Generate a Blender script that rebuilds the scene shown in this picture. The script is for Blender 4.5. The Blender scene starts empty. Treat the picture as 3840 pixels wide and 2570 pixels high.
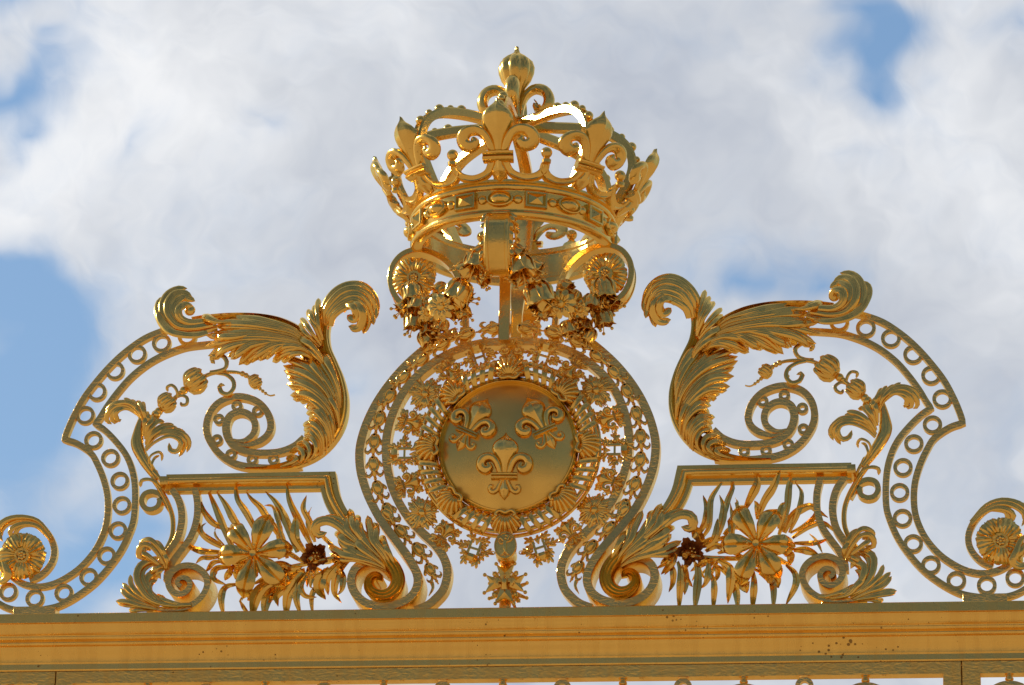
import bpy, bmesh, math, random
import numpy as np
from math import pi, sin, cos, radians, sqrt, atan2, exp
random.seed(7)
SC = bpy.context.scene
COL = SC.collection
V = lambda *a: np.array(a, float)
def nrm(a):
    a = np.asarray(a, float); l = np.linalg.norm(a); return a / l if l > 1e-12 else a

# ------------------------------------------------------------------ camera
K = 2.5
YAW, PITCH, ROLL = radians(7.488), radians(19.560), radians(1.312)
FPX = 15835.5
CAM = V(1.319 * K, -10 * K, 1.6)
Z0 = 1.6 + 3.166 * K
_f = V(-sin(YAW) * cos(PITCH), cos(YAW) * cos(PITCH), sin(PITCH))
_r = V(cos(YAW), sin(YAW), 0)
_u = np.cross(_r, _f)
RT = cos(ROLL) * _r + sin(ROLL) * _u
UP = -sin(ROLL) * _r + cos(ROLL) * _u
FW = _f
cd = bpy.data.cameras.new('camera'); cam = bpy.data.objects.new('camera', cd); COL.objects.link(cam)
from mathutils import Matrix, Vector
m = Matrix(((RT[0], UP[0], -FW[0], CAM[0]), (RT[1], UP[1], -FW[1], CAM[1]), (RT[2], UP[2], -FW[2], CAM[2]), (0, 0, 0, 1)))
cam.matrix_world = m
cd.sensor_width = 36; cd.lens = FPX / 3840 * 36; cd.clip_end = 5000; cd.clip_start = 0.5
SC.camera = cam

# measured outlines are kept in the survey frame of the sheet they were read from: origin and scale
SH = dict(c1=(1350, 150, .51216), c2=(1400, 850, .46948), c3=(1300, 1200, .51216), c4=(1250, 1900, .55484),
          c5=(200, 1050, .5335), c6=(0, 1700, .59753), c7=(600, 1750, .38259), c8=(2500, 1700, .38259), s=(0, 0, 1.),
          r1=(2350, 1000, .57619))
def U(sh, x, y, Y=0.):
    ox, oy, s = SH[sh]
    px, py = ox + x * s, oy + y * s
    d = FW + RT * ((px - 1920) / FPX) - UP * ((py - 1285) / FPX)
    t = (Y - CAM[1]) / d[1]
    return CAM + d * t
PX = 0.00171   # metres per survey pixel at the gate

# ------------------------------------------------------------------ mesh builder
class MB:
    def __init__(s): s.v = []; s.f = []; s.m = []
    def add(s, vs, fs, mi=0):
        o = len(s.v); s.v += [tuple(map(float, p)) for p in vs]
        s.f += [tuple(i + o for i in f) for f in fs]; s.m += [mi] * len(fs); return s
    def merge(s, b):
        o = len(s.v); s.v += b.v; s.f += [tuple(i + o for i in f) for f in b.f]; s.m += b.m; return s
    def xf(s, fn):
        b = MB(); b.v = [tuple(map(float, fn(V(*p)))) for p in s.v]; b.f = list(s.f); b.m = list(s.m); return b
def rings(mb, rows, closed=False, cap=True, mi=0):
    n = len(rows); k = len(rows[0]); vs = [p for r in rows for p in r]; fs = []
    for i in range(n if closed else n - 1):
        a = i * k; b = ((i + 1) % n) * k
        for j in range(k):
            j2 = (j + 1) % k; fs.append((a + j, a + j2, b + j2, b + j))
    if cap and not closed:
        fs.append(tuple(range(k))[::-1]); fs.append(tuple((n - 1) * k + j for j in range(k)))
    mb.add(vs, fs, mi)
MIR = 1
def build(mb, name, mat, parent=None, loc=None, smooth=35, mats=None):
    vs = np.array(mb.v, float).reshape(-1, 3)
    if MIR < 0 and loc is None: vs[:, 0] *= -1
    if parent is not None and loc is None: vs = vs - np.array(parent.location)
    me = bpy.data.meshes.new(name); me.from_pydata(vs.tolist(), [], mb.f)
    bm = bmesh.new(); bm.from_mesh(me); bmesh.ops.recalc_face_normals(bm, faces=bm.faces); bm.to_mesh(me); bm.free()
    me.polygons.foreach_set('use_smooth', [True] * len(me.polygons))
    me.set_sharp_from_angle(angle=radians(smooth))
    for q in (mats or [mat]): me.materials.append(q)
    if mats: me.polygons.foreach_set('material_index', mb.m)
    o = bpy.data.objects.new(name, me); COL.objects.link(o)
    if parent is not None: o.parent = parent
    if loc is not None: o.location = loc
    return o
def tag(o, label, cat, group=None, kind=None):
    if label: o['label'] = label
    if cat: o['category'] = cat
    if group: o['group'] = group
    if kind: o['kind'] = kind
    return o
def thing(name, label, cat, loc, group=None):
    o = bpy.data.objects.new(name, None); COL.objects.link(o)
    l = V(*loc)
    if MIR < 0: l[0] *= -1
    o.location = l; o.empty_display_size = .1
    return tag(o, label, cat, group)

# ------------------------------------------------------------------ curves
def smooth(pts, n=40, closed=False):
    P = [np.asarray(p, float) for p in pts]
    if len(P) == 2: P = [P[0], (P[0] + P[1]) / 2, P[1]]
    if closed: Q = [P[-1]] + P + [P[0], P[1]]
    else: Q = [2 * P[0] - P[1]] + P + [2 * P[-1] - P[-2]]
    out = []
    for i in range(1, len(Q) - 2):
        p0, p1, p2, p3 = Q[i - 1:i + 3]
        for j in range(16):
            t = j / 16
            out.append(.5 * ((2 * p1) + (-p0 + p2) * t + (2 * p0 - 5 * p1 + 4 * p2 - p3) * t * t + (-p0 + 3 * p1 - 3 * p2 + p3) * t ** 3))
    out.append(Q[-2]); out = np.array(out)
    d = np.r_[0, np.cumsum(np.linalg.norm(np.diff(out, axis=0), axis=1))]
    s = np.linspace(0, d[-1], n + 1 if closed else n)
    r = np.stack([np.interp(s, d, out[:, k]) for k in range(out.shape[1])], 1)
    return r[:-1] if closed else r
def tang(P, closed=False):
    if closed: T = np.roll(P, -1, 0) - np.roll(P, 1, 0)
    else: T = np.gradient(P, axis=0)
    return T / np.maximum(np.linalg.norm(T, axis=1), 1e-12)[:, None]
def wfun(w, n):
    if callable(w): return np.array([w(i / (n - 1)) for i in range(n)])
    if np.isscalar(w): return np.full(n, float(w))
    w = np.asarray(w, float); return np.interp(np.linspace(0, 1, n), np.linspace(0, 1, len(w)), w)
def sweep(mb, P, w, h, sect, face=(0, -1, 0), closed=False, cap=True, off=0., mi=0):
    """P path, w half width (across), h height (towards face), sect [(a,b)] in units of w,h"""
    P = np.asarray(P, float); n = len(P); T = tang(P, closed); W = wfun(w, n); H = wfun(h, n)
    rows = []
    for i in range(n):
        F = np.asarray(face(i / (n - 1), P[i]) if callable(face) else face, float)
        A = nrm(np.cross(T[i], F)); B = nrm(np.cross(A, T[i]))
        if B @ F < 0: B = -B
        rows.append([P[i] + A * a * W[i] + B * (b * H[i] + off) for a, b in sect])
    rings(mb, rows, closed, cap, mi)
def rectsec(bev=.15, bb=.1):
    return [(-1 + bev, 1), (1 - bev, 1), (1, 1 - bb), (1, -1 + bb), (1 - bev, -1), (-1 + bev, -1), (-1, -1 + bb), (-1, 1 - bb)]
RS = rectsec()
ROUND = [(cos(k * pi / 5), sin(k * pi / 5)) for k in range(10)]
LENS = [(a, sqrt(max(0, 1 - a * a)) + .0) for a in (-1, -.9, -.6, -.3, 0, .3, .6, .9, 1)] + [(.6, -.35), (-.6, -.35)]
FLUTE = [(-1, 0), (-.88, .38), (-.62, .78), (-.36, .92), (-.12, .92), (0, .84), (.12, .92), (.36, .92), (.62, .78), (.88, .38), (1, 0), (.5, -.4), (-.5, -.4)]
KEEL = [(-1, 0), (-.92, .36), (-.74, .63), (-.48, .82), (-.16, .92), (0, 1.07), (.16, .92), (.48, .82), (.74, .63), (.92, .36), (1, 0), (.5, -.35), (-.5, -.35)]
PETAL = [(-1, 0), (-.85, .55), (-.55, .9), (-.25, .8), (-.08, .35), (0, .12), (.08, .35), (.25, .8), (.55, .9), (.85, .55), (1, 0), (.55, -.1), (0, -.5), (-.55, -.1)]
BLADE = [(-1, .25), (-.6, .05), (-.12, -.1), (0, .25), (.12, -.1), (.6, .05), (1, .25), (.6, -.12), (0, -.3), (-.6, -.12)]
def bar(mb, P, w, y0, y1, closed=False, sec=None, traced=True):
    """flat bar following a path in the gate plane; w full width in m, from depth y0 (front) to y1"""
    P = np.array(P, float)
    if traced:   # the survey read the outline of the front face: set it at the front face's own depth
        P[:, 2] = CAM[2] + (P[:, 2] - CAM[2]) * (y0 - CAM[1]) / (P[:, 1] - CAM[1])
    P[:, 1] = (y0 + y1) / 2
    sweep(mb, P, (lambda t: w(t) / 2) if callable(w) else (np.array(w) / 2 if not np.isscalar(w) else w / 2), abs(y1 - y0) / 2, sec or rectsec(.12, .06), closed=closed)
def annulus(mb, c, R, r, y0, y1, n=36, traced=True):
    P = [c + V(cos(a), 0, sin(a)) * ((R + r) / 2) for a in np.linspace(0, 2 * pi, n, endpoint=False)]
    bar(mb, P, R - r, y0, y1, True, traced=traced)
def ball(mb, c, r, n=14, sc=(1, 1, 1), mi=0):
    rows = []
    for i in range(1, 9):
        th = pi * i / 9
        rows.append([c + V(sc[0] * r * sin(th) * cos(a), sc[1] * r * sin(th) * sin(a), sc[2] * r * cos(th)) for a in np.linspace(0, 2 * pi, n, endpoint=False)])
    rings(mb, rows, mi=mi)
def basis(N):
    N = nrm(N); A = nrm(np.cross(N, (0, 0, 1) if abs(N[2]) < .9 else (1, 0, 0))); return A, nrm(np.cross(N, A)), N
def lathe(mb, c, axis, prof, n=24, rib=0, amp=0, mi=0):
    A, B, N = basis(axis); rows = []
    for r, z in prof:
        rows.append([c + N * z + (A * cos(a) + B * sin(a)) * r * (1 + amp * abs(cos(rib * a / 2)) if rib else 1) for a in np.linspace(0, 2 * pi, n, endpoint=False)])
    rings(mb, rows, mi=mi)
def box(mb, a, b, bev=.004):
    a = np.minimum(a, b) * 1.; b = np.maximum(a, b) * 1.
    x0, y0, z0 = a; x1, y1, z1 = b; e = bev
    s = [(x0 + e, y0), (x1 - e, y0), (x1, y0 + e), (x1, y1 - e), (x1 - e, y1), (x0 + e, y1), (x0, y1 - e), (x0, y0 + e)]
    rings(mb, [[V(x, y, z0) for x, y in s], [V(x, y, z1) for x, y in s]])
def fw(t, root=.45, pk=.68):
    """width of an acanthus finger along its length: slim root, swelling, round tip"""
    b = root + (1 - root) * min(1, t / pk) ** 1.3
    e = 1 if t < .8 else sqrt(max(0.004, 1 - ((t - .8) / .2) ** 2.2))
    return b * e
def finger(mb, pts, w, h=None, sec=FLUTE, n=16, face=(0, -1, 0), root=.45):
    P = smooth(pts, n)
    h = h or w * .40
    sweep(mb, P, lambda t: w * fw(t, root), lambda t: h * (.35 + .65 * fw(t, root)), sec, face)
def sfinger(mb, sh, pts, w, Y=-.08, lift=.04, back=.03, sec=FLUTE, k=None, h=None, root=.45, n=16):
    """finger read from a survey sheet; w half width in sheet px; depth rises by lift then drops by back"""
    pts = [(x + random.uniform(-4, 4) * (i > 0), y + random.uniform(-4, 4) * (i > 0)) for i, (x, y) in enumerate(pts)]
    n0 = len(pts); Y += random.uniform(-.014, .012)
    Q = []
    for i, (x, y) in enumerate(pts):
        t = i / (n0 - 1); yy = Y - lift * sin(pi * min(1, t * 1.15)) + back * max(0, t - .75) * 4
        Q.append(U(sh, x, y, yy))
    finger(mb, Q, w * SH[sh][2] * PX, h=h, sec=sec, root=root, n=n)
def spath(sh, pts, Y=0., n=60, closed=False): return smooth([U(sh, x, y, Y) for x, y in pts], n, closed)
def multi(mb, sh, lst, w, **kw):
    for L in lst: sfinger(mb, sh, L, w, **kw)

# ------------------------------------------------------------------ materials
def nodes(mt):
    mt.use_nodes = True; nt = mt.node_tree; nt.nodes.clear(); return nt
def gold(name, rough=.27, bump=.15, bscale=40., hammer=0., tone=(1.0, .675, .20), stain=.0):
    mt = bpy.data.materials.new(name); nt = nodes(mt); N = nt.nodes; L = nt.links
    out = N.new('ShaderNodeOutputMaterial'); p = N.new('ShaderNodeBsdfPrincipled'); L.new(p.outputs[0], out.inputs[0])
    p.inputs['Metallic'].default_value = 1
    p.inputs['Specular Tint'].default_value = (1, .86, .6, 1)
    tc = N.new('ShaderNodeTexCoord')
    n1 = N.new('ShaderNodeTexNoise'); n1.inputs['Scale'].default_value = 3.5; n1.inputs['Detail'].default_value = 3; L.new(tc.outputs['Object'], n1.inputs[0])
    cr = N.new('ShaderNodeValToRGB'); L.new(n1.outputs[0], cr.inputs[0])
    if stain:   # rain streaks running down the mouldings
        ms = N.new('ShaderNodeMapping'); ms.inputs['Scale'].default_value = (3.2, .6, .35); L.new(tc.outputs['Object'], ms.inputs[0]); n1.inputs['Scale'].default_value = 5; L.new(ms.outputs[0], n1.inputs[0])
    cr.color_ramp.elements[0].position = .3; cr.color_ramp.elements[0].color = (tone[0] * (.93 if stain else .86), tone[1] * (.90 if stain else .82), tone[2] * (.86 if stain else .76), 1)
    cr.color_ramp.elements[1].position = .65; cr.color_ramp.elements[1].color = (*tone, 1)
    # small dark tarnish specks
    n2 = N.new('ShaderNodeTexVoronoi'); n2.inputs['Scale'].default_value = 26; L.new(tc.outputs['Object'], n2.inputs[0])
    n3 = N.new('ShaderNodeTexNoise'); n3.inputs['Scale'].default_value = 2.6; n3.inputs['Detail'].default_value = 2; L.new(tc.outputs['Object'], n3.inputs[0])
    mu = N.new('ShaderNodeMath'); mu.operation = 'MULTIPLY_ADD'; L.new(n3.outputs[0], mu.inputs[0]); mu.inputs[1].default_value = 1.1; mu.inputs[2].default_value = -.66 + stain * .145
    mq = N.new('ShaderNodeMath'); mq.operation = 'SUBTRACT'; L.new(mu.outputs[0], mq.inputs[0]); L.new(n2.outputs['Distance'], mq.inputs[1])
    mr = N.new('ShaderNodeMapRange'); L.new(mq.outputs[0], mr.inputs[0]); mr.inputs[1].default_value = -.03; mr.inputs[2].default_value = .05; mr.inputs[4].default_value = .75
    mx = N.new('ShaderNodeMixRGB'); L.new(mr.outputs[0], mx.inputs[0]); L.new(cr.outputs[0], mx.inputs[1]); mx.inputs[2].default_value = (.16, .075, .03, 1)
    L.new(mx.outputs[0], p.inputs['Base Color'])
    rr = N.new('ShaderNodeMapRange'); L.new(n1.outputs[0], rr.inputs[0]); rr.inputs[1].default_value = .3; rr.inputs[2].default_value = .7
    rr.inputs[3].default_value = rough * 1.3; rr.inputs[4].default_value = rough * .8
    ra = N.new('ShaderNodeMath'); ra.operation = 'ADD'; ra.use_clamp = True; L.new(rr.outputs[0], ra.inputs[0])
    rm = N.new('ShaderNodeMath'); rm.operation = 'MULTIPLY'; L.new(mr.outputs[0], rm.inputs[0]); rm.inputs[1].default_value = .35; L.new(rm.outputs[0], ra.inputs[1])
    L.new(ra.outputs[0], p.inputs['Roughness'])
    b1 = N.new('ShaderNodeTexNoise'); b1.inputs['Scale'].default_value = bscale; b1.inputs['Detail'].default_value = 3; L.new(tc.outputs['Object'], b1.inputs[0])
    bp = N.new('ShaderNodeBump'); bp.inputs['Strength'].default_value = bump; bp.inputs['Distance'].default_value = .01; L.new(b1.outputs[0], bp.inputs['Height'])
    last = bp
    if hammer:
        mp = N.new('ShaderNodeMapping'); mp.inputs['Scale'].default_value = (1, .4, 2.4); L.new(tc.outputs['Object'], mp.inputs[0])
        b2 = N.new('ShaderNodeTexNoise'); b2.inputs['Scale'].default_value = 22; b2.inputs['Detail'].default_value = 2; b2.inputs['Distortion'].default_value = .8; L.new(mp.outputs[0], b2.inputs[0])
        bp2 = N.new('ShaderNodeBump'); bp2.inputs['Strength'].default_value = hammer; bp2.inputs['Distance'].default_value = .02; L.new(b2.outputs[0], bp2.inputs['Height']); L.new(bp.outputs[0], bp2.inputs['Normal'])
        last = bp2
    L.new(last.outputs[0], p.inputs['Normal'])
    return mt
G = gold('gilt_leaf', rough=.19)
GS = gold('gilt_satin', rough=.27, bump=.015, bscale=90)
GH = gold('gilt_hammered_bar', tone=(1.0, .68, .24), rough=.25, bump=.08, hammer=.26)
GB = gold('gilt_beam', tone=(1.0, .665, .20), rough=.25, bump=.05, hammer=.03, stain=.8)
GR = gold('gilt_rough_rail', rough=.38, bump=.25, bscale=60, hammer=.3, stain=.8)
GD = gold('shaded_brown_gilt', rough=.5, bump=.3, tone=(.55, .24, .08))  # dark brown puts the shade inside the bell flower into the colour
def plain(name, colr, rough=.8):
    mt = bpy.data.materials.new(name); nt = nodes(mt); N = nt.nodes; L = nt.links
    out = N.new('ShaderNodeOutputMaterial'); p = N.new('ShaderNodeBsdfPrincipled'); L.new(p.outputs[0], out.inputs[0])
    tc = N.new('ShaderNodeTexCoord'); n1 = N.new('ShaderNodeTexNoise'); n1.inputs['Scale'].default_value = .35; n1.inputs['Detail'].default_value = 8; L.new(tc.outputs['Object'], n1.inputs[0])
    cr = N.new('ShaderNodeValToRGB'); L.new(n1.outputs[0], cr.inputs[0])
    cr.color_ramp.elements[0].position = .3; cr.color_ramp.elements[0].color = (*[c * .8 for c in colr], 1)
    cr.color_ramp.elements[1].position = .7; cr.color_ramp.elements[1].color = (*[c * 1.15 for c in colr], 1)
    L.new(cr.outputs[0], p.inputs['Base Color']); p.inputs['Roughness'].default_value = rough
    return mt
HOLE = plain('dark_hole', (.02, .012, .006))
GROUND = plain('pale_cobble_court', (.56, .40, .225))

# ------------------------------------------------------------------ ground
mb = MB(); mb.add([(-3000, -3000, 0), (3000, -3000, 0), (3000, 3000, 0), (-3000, 3000, 0)], [(0, 1, 2, 3)])
tag(build(mb, 'ground', GROUND), None, None, kind='structure')

# ------------------------------------------------------------------ gate beam
XB = 4.6
def zat(y, Y): return U('c4', 1171, y, Y)[2]
def profile_x(mb, prof, x0, x1, yb):
    """prof front (Y,Z) from top to bottom, closed at the back yb"""
    s = list(prof) + [(yb, prof[-1][1]), (yb, prof[0][1])]
    n = 24
    rings(mb, [[V(x, y, z) for y, z in s] for x in np.linspace(x0, x1, n)])
beam = thing('gate_beam', 'long gilded moulded beam spanning the picture under all the scrollwork', 'beam', (0, 0, zat(760, -.15)))
slab_top = zat(681, -.23)
mb = MB(); profile_x(mb, [(-.226, slab_top), (-.23, slab_top - .004), (-.23, zat(744, -.23)), (-.227, zat(746, -.23))], -XB, XB, .20)
build(mb, 'top_slab', GB, beam)
z = lambda y, Y: zat(y, Y)
pr = [(-.206, z(746, -.227) - .0005), (-.206, z(757, -.206)), (-.203, z(759, -.203))]
# sloping upper face, double roll, hollow
for y, Y in ((790, -.191), (826, -.176), (829, -.158), (834, -.150), (840, -.1495), (848, -.150), (857, -.145), (865, -.134), (870, -.121), (873, -.112), (878, -.112), (886, -.1135), (895, -.109), (903, -.100), (909, -.088), (914, -.083),
             (925, -.0815), (940, -.076), (957, -.065), (975, -.055), (995, -.0495), (1016, -.047)): pr.append((Y, z(y, Y)))
mb = MB(); profile_x(mb, pr, -XB, XB, .17); build(mb, 'moulding', GB, beam, smooth=75)
pr = [(-.047, z(1016, -.047) - .0005), (-.0465, z(1019, -.0465)), (-.038, z(1030, -.038)), (-.038, z(1066, -.038)), (-.037, z(1068, -.037)), (-.028, z(1078, -.028))]
mb = MB(); profile_x(mb, pr, -XB, XB, .15); build(mb, 'lower_fillet', GB, beam, smooth=25)
rail_top = z(1080, -.028) - .002
rail_bot = z(1163, -.028)
# gate leaves below the beam
JX = 1.125 * K
gx = lambda px: U('s', px, 2560, 0)[0]
SP = gx(2336) - gx(1886); X0 = gx(1886)
def leaf_panel(x0, x1, label, cols, rngs, stiles):
    t = thing('gate_leaf', label, 'gate', ((x0 + x1) / 2, 0, rail_bot - .3))
    mb = MB(); box(mb, V(x0, -.028, rail_bot), V(x1, .072, rail_top), .003); build(mb, 'top_rail', GR, t)
    mb = MB(); box(mb, V(x0, -.04, .9), V(x1, .04, 1.05), .003); build(mb, 'middle_rail', GR, t)
    for xs in stiles:
        mb = MB(); box(mb, V(xs - .055, -.0305, .03), V(xs + .055, .0745, rail_bot - .0005), .003); build(mb, 'stile', GR, t)
    for x in cols:
        mb = MB(); lathe(mb, V(x, 0, rail_bot + .002), (0, 0, -1), [(.018, 0), (.026, .002), (.027, .012), (.021, .017), (.021, .024), (.026, .028), (.026, .038), (.02, .044), (.016, .05)], 20)
        build(mb, 'collar', G, t)
        mb = MB(); annulus(mb, V(x, 0, rail_bot - .045 - .183), .183, .155, -.022, .022, 56, False); build(mb, 'large_ring', GH, t)
        mb = MB()
        for k in range(8):
            a = k * pi / 4 + .2; finger(mb, [V(x, -.01, rail_bot - .228), V(x + .06 * cos(a), -.03, rail_bot - .228 + .06 * sin(a)), V(x + .12 * cos(a + .1), -.01, rail_bot - .228 + .12 * sin(a + .1))], .03)
        ball(mb, V(x, -.03, rail_bot - .228), .03); build(mb, 'rosette', G, t)
        mb = MB(); box(mb, V(x - .018, -.018, 1.05), V(x + .018, .018, rail_bot - .411), .003); build(mb, 'gate_bar', GH, t)
    for x in rngs:
        mb = MB(); annulus(mb, V(x, 0, rail_bot - .009 - .055), .056, .027, -.025, .025, 32, False)
        lathe(mb, V(x, 0, rail_bot + .002), (0, 0, -1), [(.03, 0), (.033, .004), (.03, .012), (.02, .018)], 16); build(mb, 'small_ring', GH, t)
        mb = MB(); box(mb, V(x - .018, -.018, 1.05), V(x + .018, .018, rail_bot - .12), .003); build(mb, 'gate_bar', GH, t)
    for i in range(len(cols)):
        x = cols[i] + SP * .155
        if x0 + .12 < x < x1 - .12:
            mb = MB(); lathe(mb, V(x, -.01, rail_bot + .001), (0, 0, -1), [(.001, 0), (.016, 0), (.016, .003), (.011, .003), (.011, .001), (.007, .001), (.006, .004), (.001, .004)], 16); build(mb, 'bolt', GR, t)
leaf_panel(-JX + .006, JX + .0, 'wide middle gate panel whose rail and ring tops peek out at the bottom edge', [X0 + SP * k for k in range(-3, 4)], [X0 + SP * (k + .5) for k in range(-3, 3)], [-JX + .061, JX - .055])
gl = [o for o in bpy.data.objects if o.name == 'gate_leaf'][0]
for xs in (-JX + .003, JX + .003):
    mb = MB(); box(mb, V(xs - .03, .076, .03), V(xs + .03, .10, rail_top - .001), .002); build(mb, 'backing_strip', GD, gl)  # dark strip added behind each joint so no bright sky shows through
leaf_panel(-XB, -JX, 'narrow outer gate panel at the bottom corner under the left moulded beam end', [-JX - .29, -JX - .29 - SP], [-JX - .29 - SP / 2], [-JX - .056])
leaf_panel(JX + .006, XB, 'narrow outer gate panel at the bottom corner under the right moulded beam end', [JX + .29, JX + .29 + SP], [JX + .29 + SP / 2], [JX + .062])

# ------------------------------------------------------------------ fleur-de-lis in local units (x across, b out, z up)
def fleur_parts(kind='disc'):
    L = lambda x, z, b=0.: V(x, -b, z)
    out = []
    if kind == 'disc': zc, top0 = .35, .38
    else: zc, top0 = .28, .28
    mb = MB(); zz = np.array([0, .13, .25, .34, .43, .52, .60, .68, .745, .80, .845, .885, .92, .96, 1.]); ww = np.array([.05, .056, .068, .092, .14, .18, .197, .193, .172, .138, .098, .060, .036, .020, .003]); tp = 1.05
    P = np.array([L(0, top0 + (tp - top0) * t, .01 + .03 * sin(pi * t)) for t in np.linspace(0, 1, 44)])
    sweep(mb, P, lambda t: np.interp(t, zz, ww) * (1.05 if kind == 'disc' else .93), lambda t: (.03 + np.interp(t, zz, ww) * (.5 if kind == 'disc' else .56)), KEEL); out.append(('petal', mb))
    for s in (-1, 1):
        mb = MB()
        c = [(.07, .36), (.10, .46), (.15, .56), (.23, .62), (.33, .61), (.39, .545), (.38, .46), (.31, .42), (.255, .45), (.265, .50)]
        if kind == 'disc': c = [(x * .95, z + .03) for x, z in c]
        P = smooth([L(s * x, z, .03 + .05 * sin(pi * i / 9)) for i, (x, z) in enumerate(c)], 34)
        sweep(mb, P, lambda t: np.interp(t, [0, .3, .6, .85, 1], [.045, .055, .075, .075, .045]), lambda t: np.interp(t, [0, .6, 1], [.06, .1, .09]), [(a, b) for a, b in LENS]); out.append(('scroll', mb))
    mb = MB(); hw = .2 if kind == 'disc' else .17
    for dz in (-.033, .033) if kind == 'crown' else (-.026, .026):
        sweep(mb, np.array([L(x, zc + dz, .06) for x in np.linspace(-hw, hw, 9)]), .034, .075, ROUND)
    out.append(('band', mb))
    mb = MB(); P = np.array([L(0, zc * (1 - t), .02) for t in np.linspace(0, 1, 16)])
    sweep(mb, P, lambda t: np.interp(t, [0, .3, .6, .8, .92, 1], [.04, .05, .098, .07, .03, .003]), lambda t: np.interp(t, [0, .6, 1], [.06, .12, .02]), KEEL); out.append(('foot', mb))
    for s in (-1, 1):
        mb = MB()
        if kind == 'disc':
            P = smooth([L(s * x, z, .03) for x, z in [(.04, .31), (.07, .24), (.11, .16), (.17, .12), (.225, .15), (.22, .21), (.18, .2)]], 20)
            sweep(mb, P, [.03, .038, .04, .03], .05, LENS); out.append(('foot_scroll', mb))
        else:
            P = smooth([L(s * x, z, .02) for x, z in [(.065, .30), (.09, .19), (.15, .095), (.29, .05), (.43, .085), (.52, .17), (.54, .24)]], 30)
            sweep(mb, P, .042, .05, [(-1, -.6), (-1, .6), (-.7, 1), (-.3, .7), (.3, .7), (.7, 1), (1, .6), (1, -.6)]); out.append(('link_arm', mb))
    return out

# ------------------------------------------------------------------ crown
RR = .6325; ZC = Z0 + .663 * K
crown = thing('crown', 'large open gilded crown with eight arches topping the whole gate', 'crown', (0, 0, ZC))
BH = .235
prof = [(RR - .055, -.002), (RR - .02, -.006), (RR + .006, 0), (RR + .016, .012), (RR + .016, .026), (RR + .006, .036), (RR - .002, .040), (RR - .002, .052), (RR + .002, .058),
        (RR + .004, BH - .07), (RR + .006, BH - .062), (RR + .018, BH - .058), (RR + .026, BH - .046), (RR + .026, BH - .03), (RR + .018, BH - .018), (RR + .032, BH - .014), (RR + .034, BH), (RR - .045, BH + .002), (RR - .05, BH - .03), (RR - .04, BH - .04), (RR - .04, .04), (RR - .052, .03)]
mb = MB(); n = 160
rings(mb, [[V(r * cos(a), r * sin(a), ZC + zz) for r, zz in prof] for a in np.linspace(0, 2 * pi, n, endpoint=False)], closed=True)
band = build(mb, 'crown_band', G, crown, smooth=40)
def cyl(phi, r, zz): return V(r * sin(phi), -r * cos(phi), ZC + zz)     # phi 0 = front, + to the right
def cylx(mb, phi0, r0, z0, s=1.):
    """wrap a local mesh (x, -b, z) on the band"""
    return mb.xf(lambda p: cyl(phi0 + s * p[0] / (r0(p[2] * s) if callable(r0) else r0), (r0(p[2] * s) if callable(r0) else r0) - s * p[1], z0 + s * p[2]))
gz = .052 + (BH - .12) / 2
for k in range(18):
    ph = k * pi / 9
    mb = MB()
    if k % 2 == 0:
        lathe(mb, V(0, 0, 0), (0, -1, 0), [(1.0, 0), (1.02, .012), (.95, .022), (.84, .024), (.76, .016), (.7, .022), (.45, .036), (.2, .041), (.02, .042)], 28)
        mb = mb.xf(lambda p: V(p[0] * .085, p[1], p[2] * .054)); nm = 'oval_gem'
    else:
        sq = lambda a, b, d: [V(-a, -d, -b), V(a, -d, -b), V(a, -d, b), V(-a, -d, b)]
        rings(mb, [sq(.07, .054, 0), sq(.07, .054, .016), sq(.066, .05, .022), sq(.056, .04, .022), sq(.052, .036, .014), sq(.003, .003, .036)], smooth and False); nm = 'square_gem'
    build(cylx(mb.xf(lambda p: p * V(1, 1.5, 1)), ph, RR + .004, gz), nm, G, crown, smooth=30)
    for s in (1,):
        mb = MB(); ball(mb, V(0, 0, 0), .031, 12, (1, .9, 1)); build(cylx(mb, ph + pi / 18 * s, RR + .006, gz), 'bead', G, crown)
# fleurs on the band
FS = .515
def rf(zf): return .65 + .36 * min(zf, .28) / .28 * .28 + .19 * max(0, zf - .28) / .72 * 1.0 * .74 if zf > 0 else .65
def fl_map(mb, ph): return mb.xf(lambda p: cyl(ph + .55 * p[0] / (rf(p[2]) + .01), rf(p[2]) - FS * p[1] * .85, .215 + .445 * p[2] - .12 * FS * p[1]))
cf = {}
for k in range(8):
    ph = k * pi / 4
    tt = None
    for nm, b in fleur_parts('crown'):
        q = fl_map(b, ph)
        if tt is None: tt = build(q, 'fleur_de_lis', G, crown); continue
        c = build(q, nm, G, None); c.parent = tt; vv = None
        for v_ in c.data.vertices: v_.co -= Vector(crown.location)
    mb = MB(); ball(mb, V(0, 0, 0), .036, 16); lathe(mb, V(0, 0, -.03), (0, 0, -1), [(.018, 0), (.022, .012), (.03, .02), (.028, .04), (.012, .045)], 12)
    build(cylx(mb, ph + pi / 8, lambda z_: .775, .385), 'pearl', G, crown)
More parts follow.
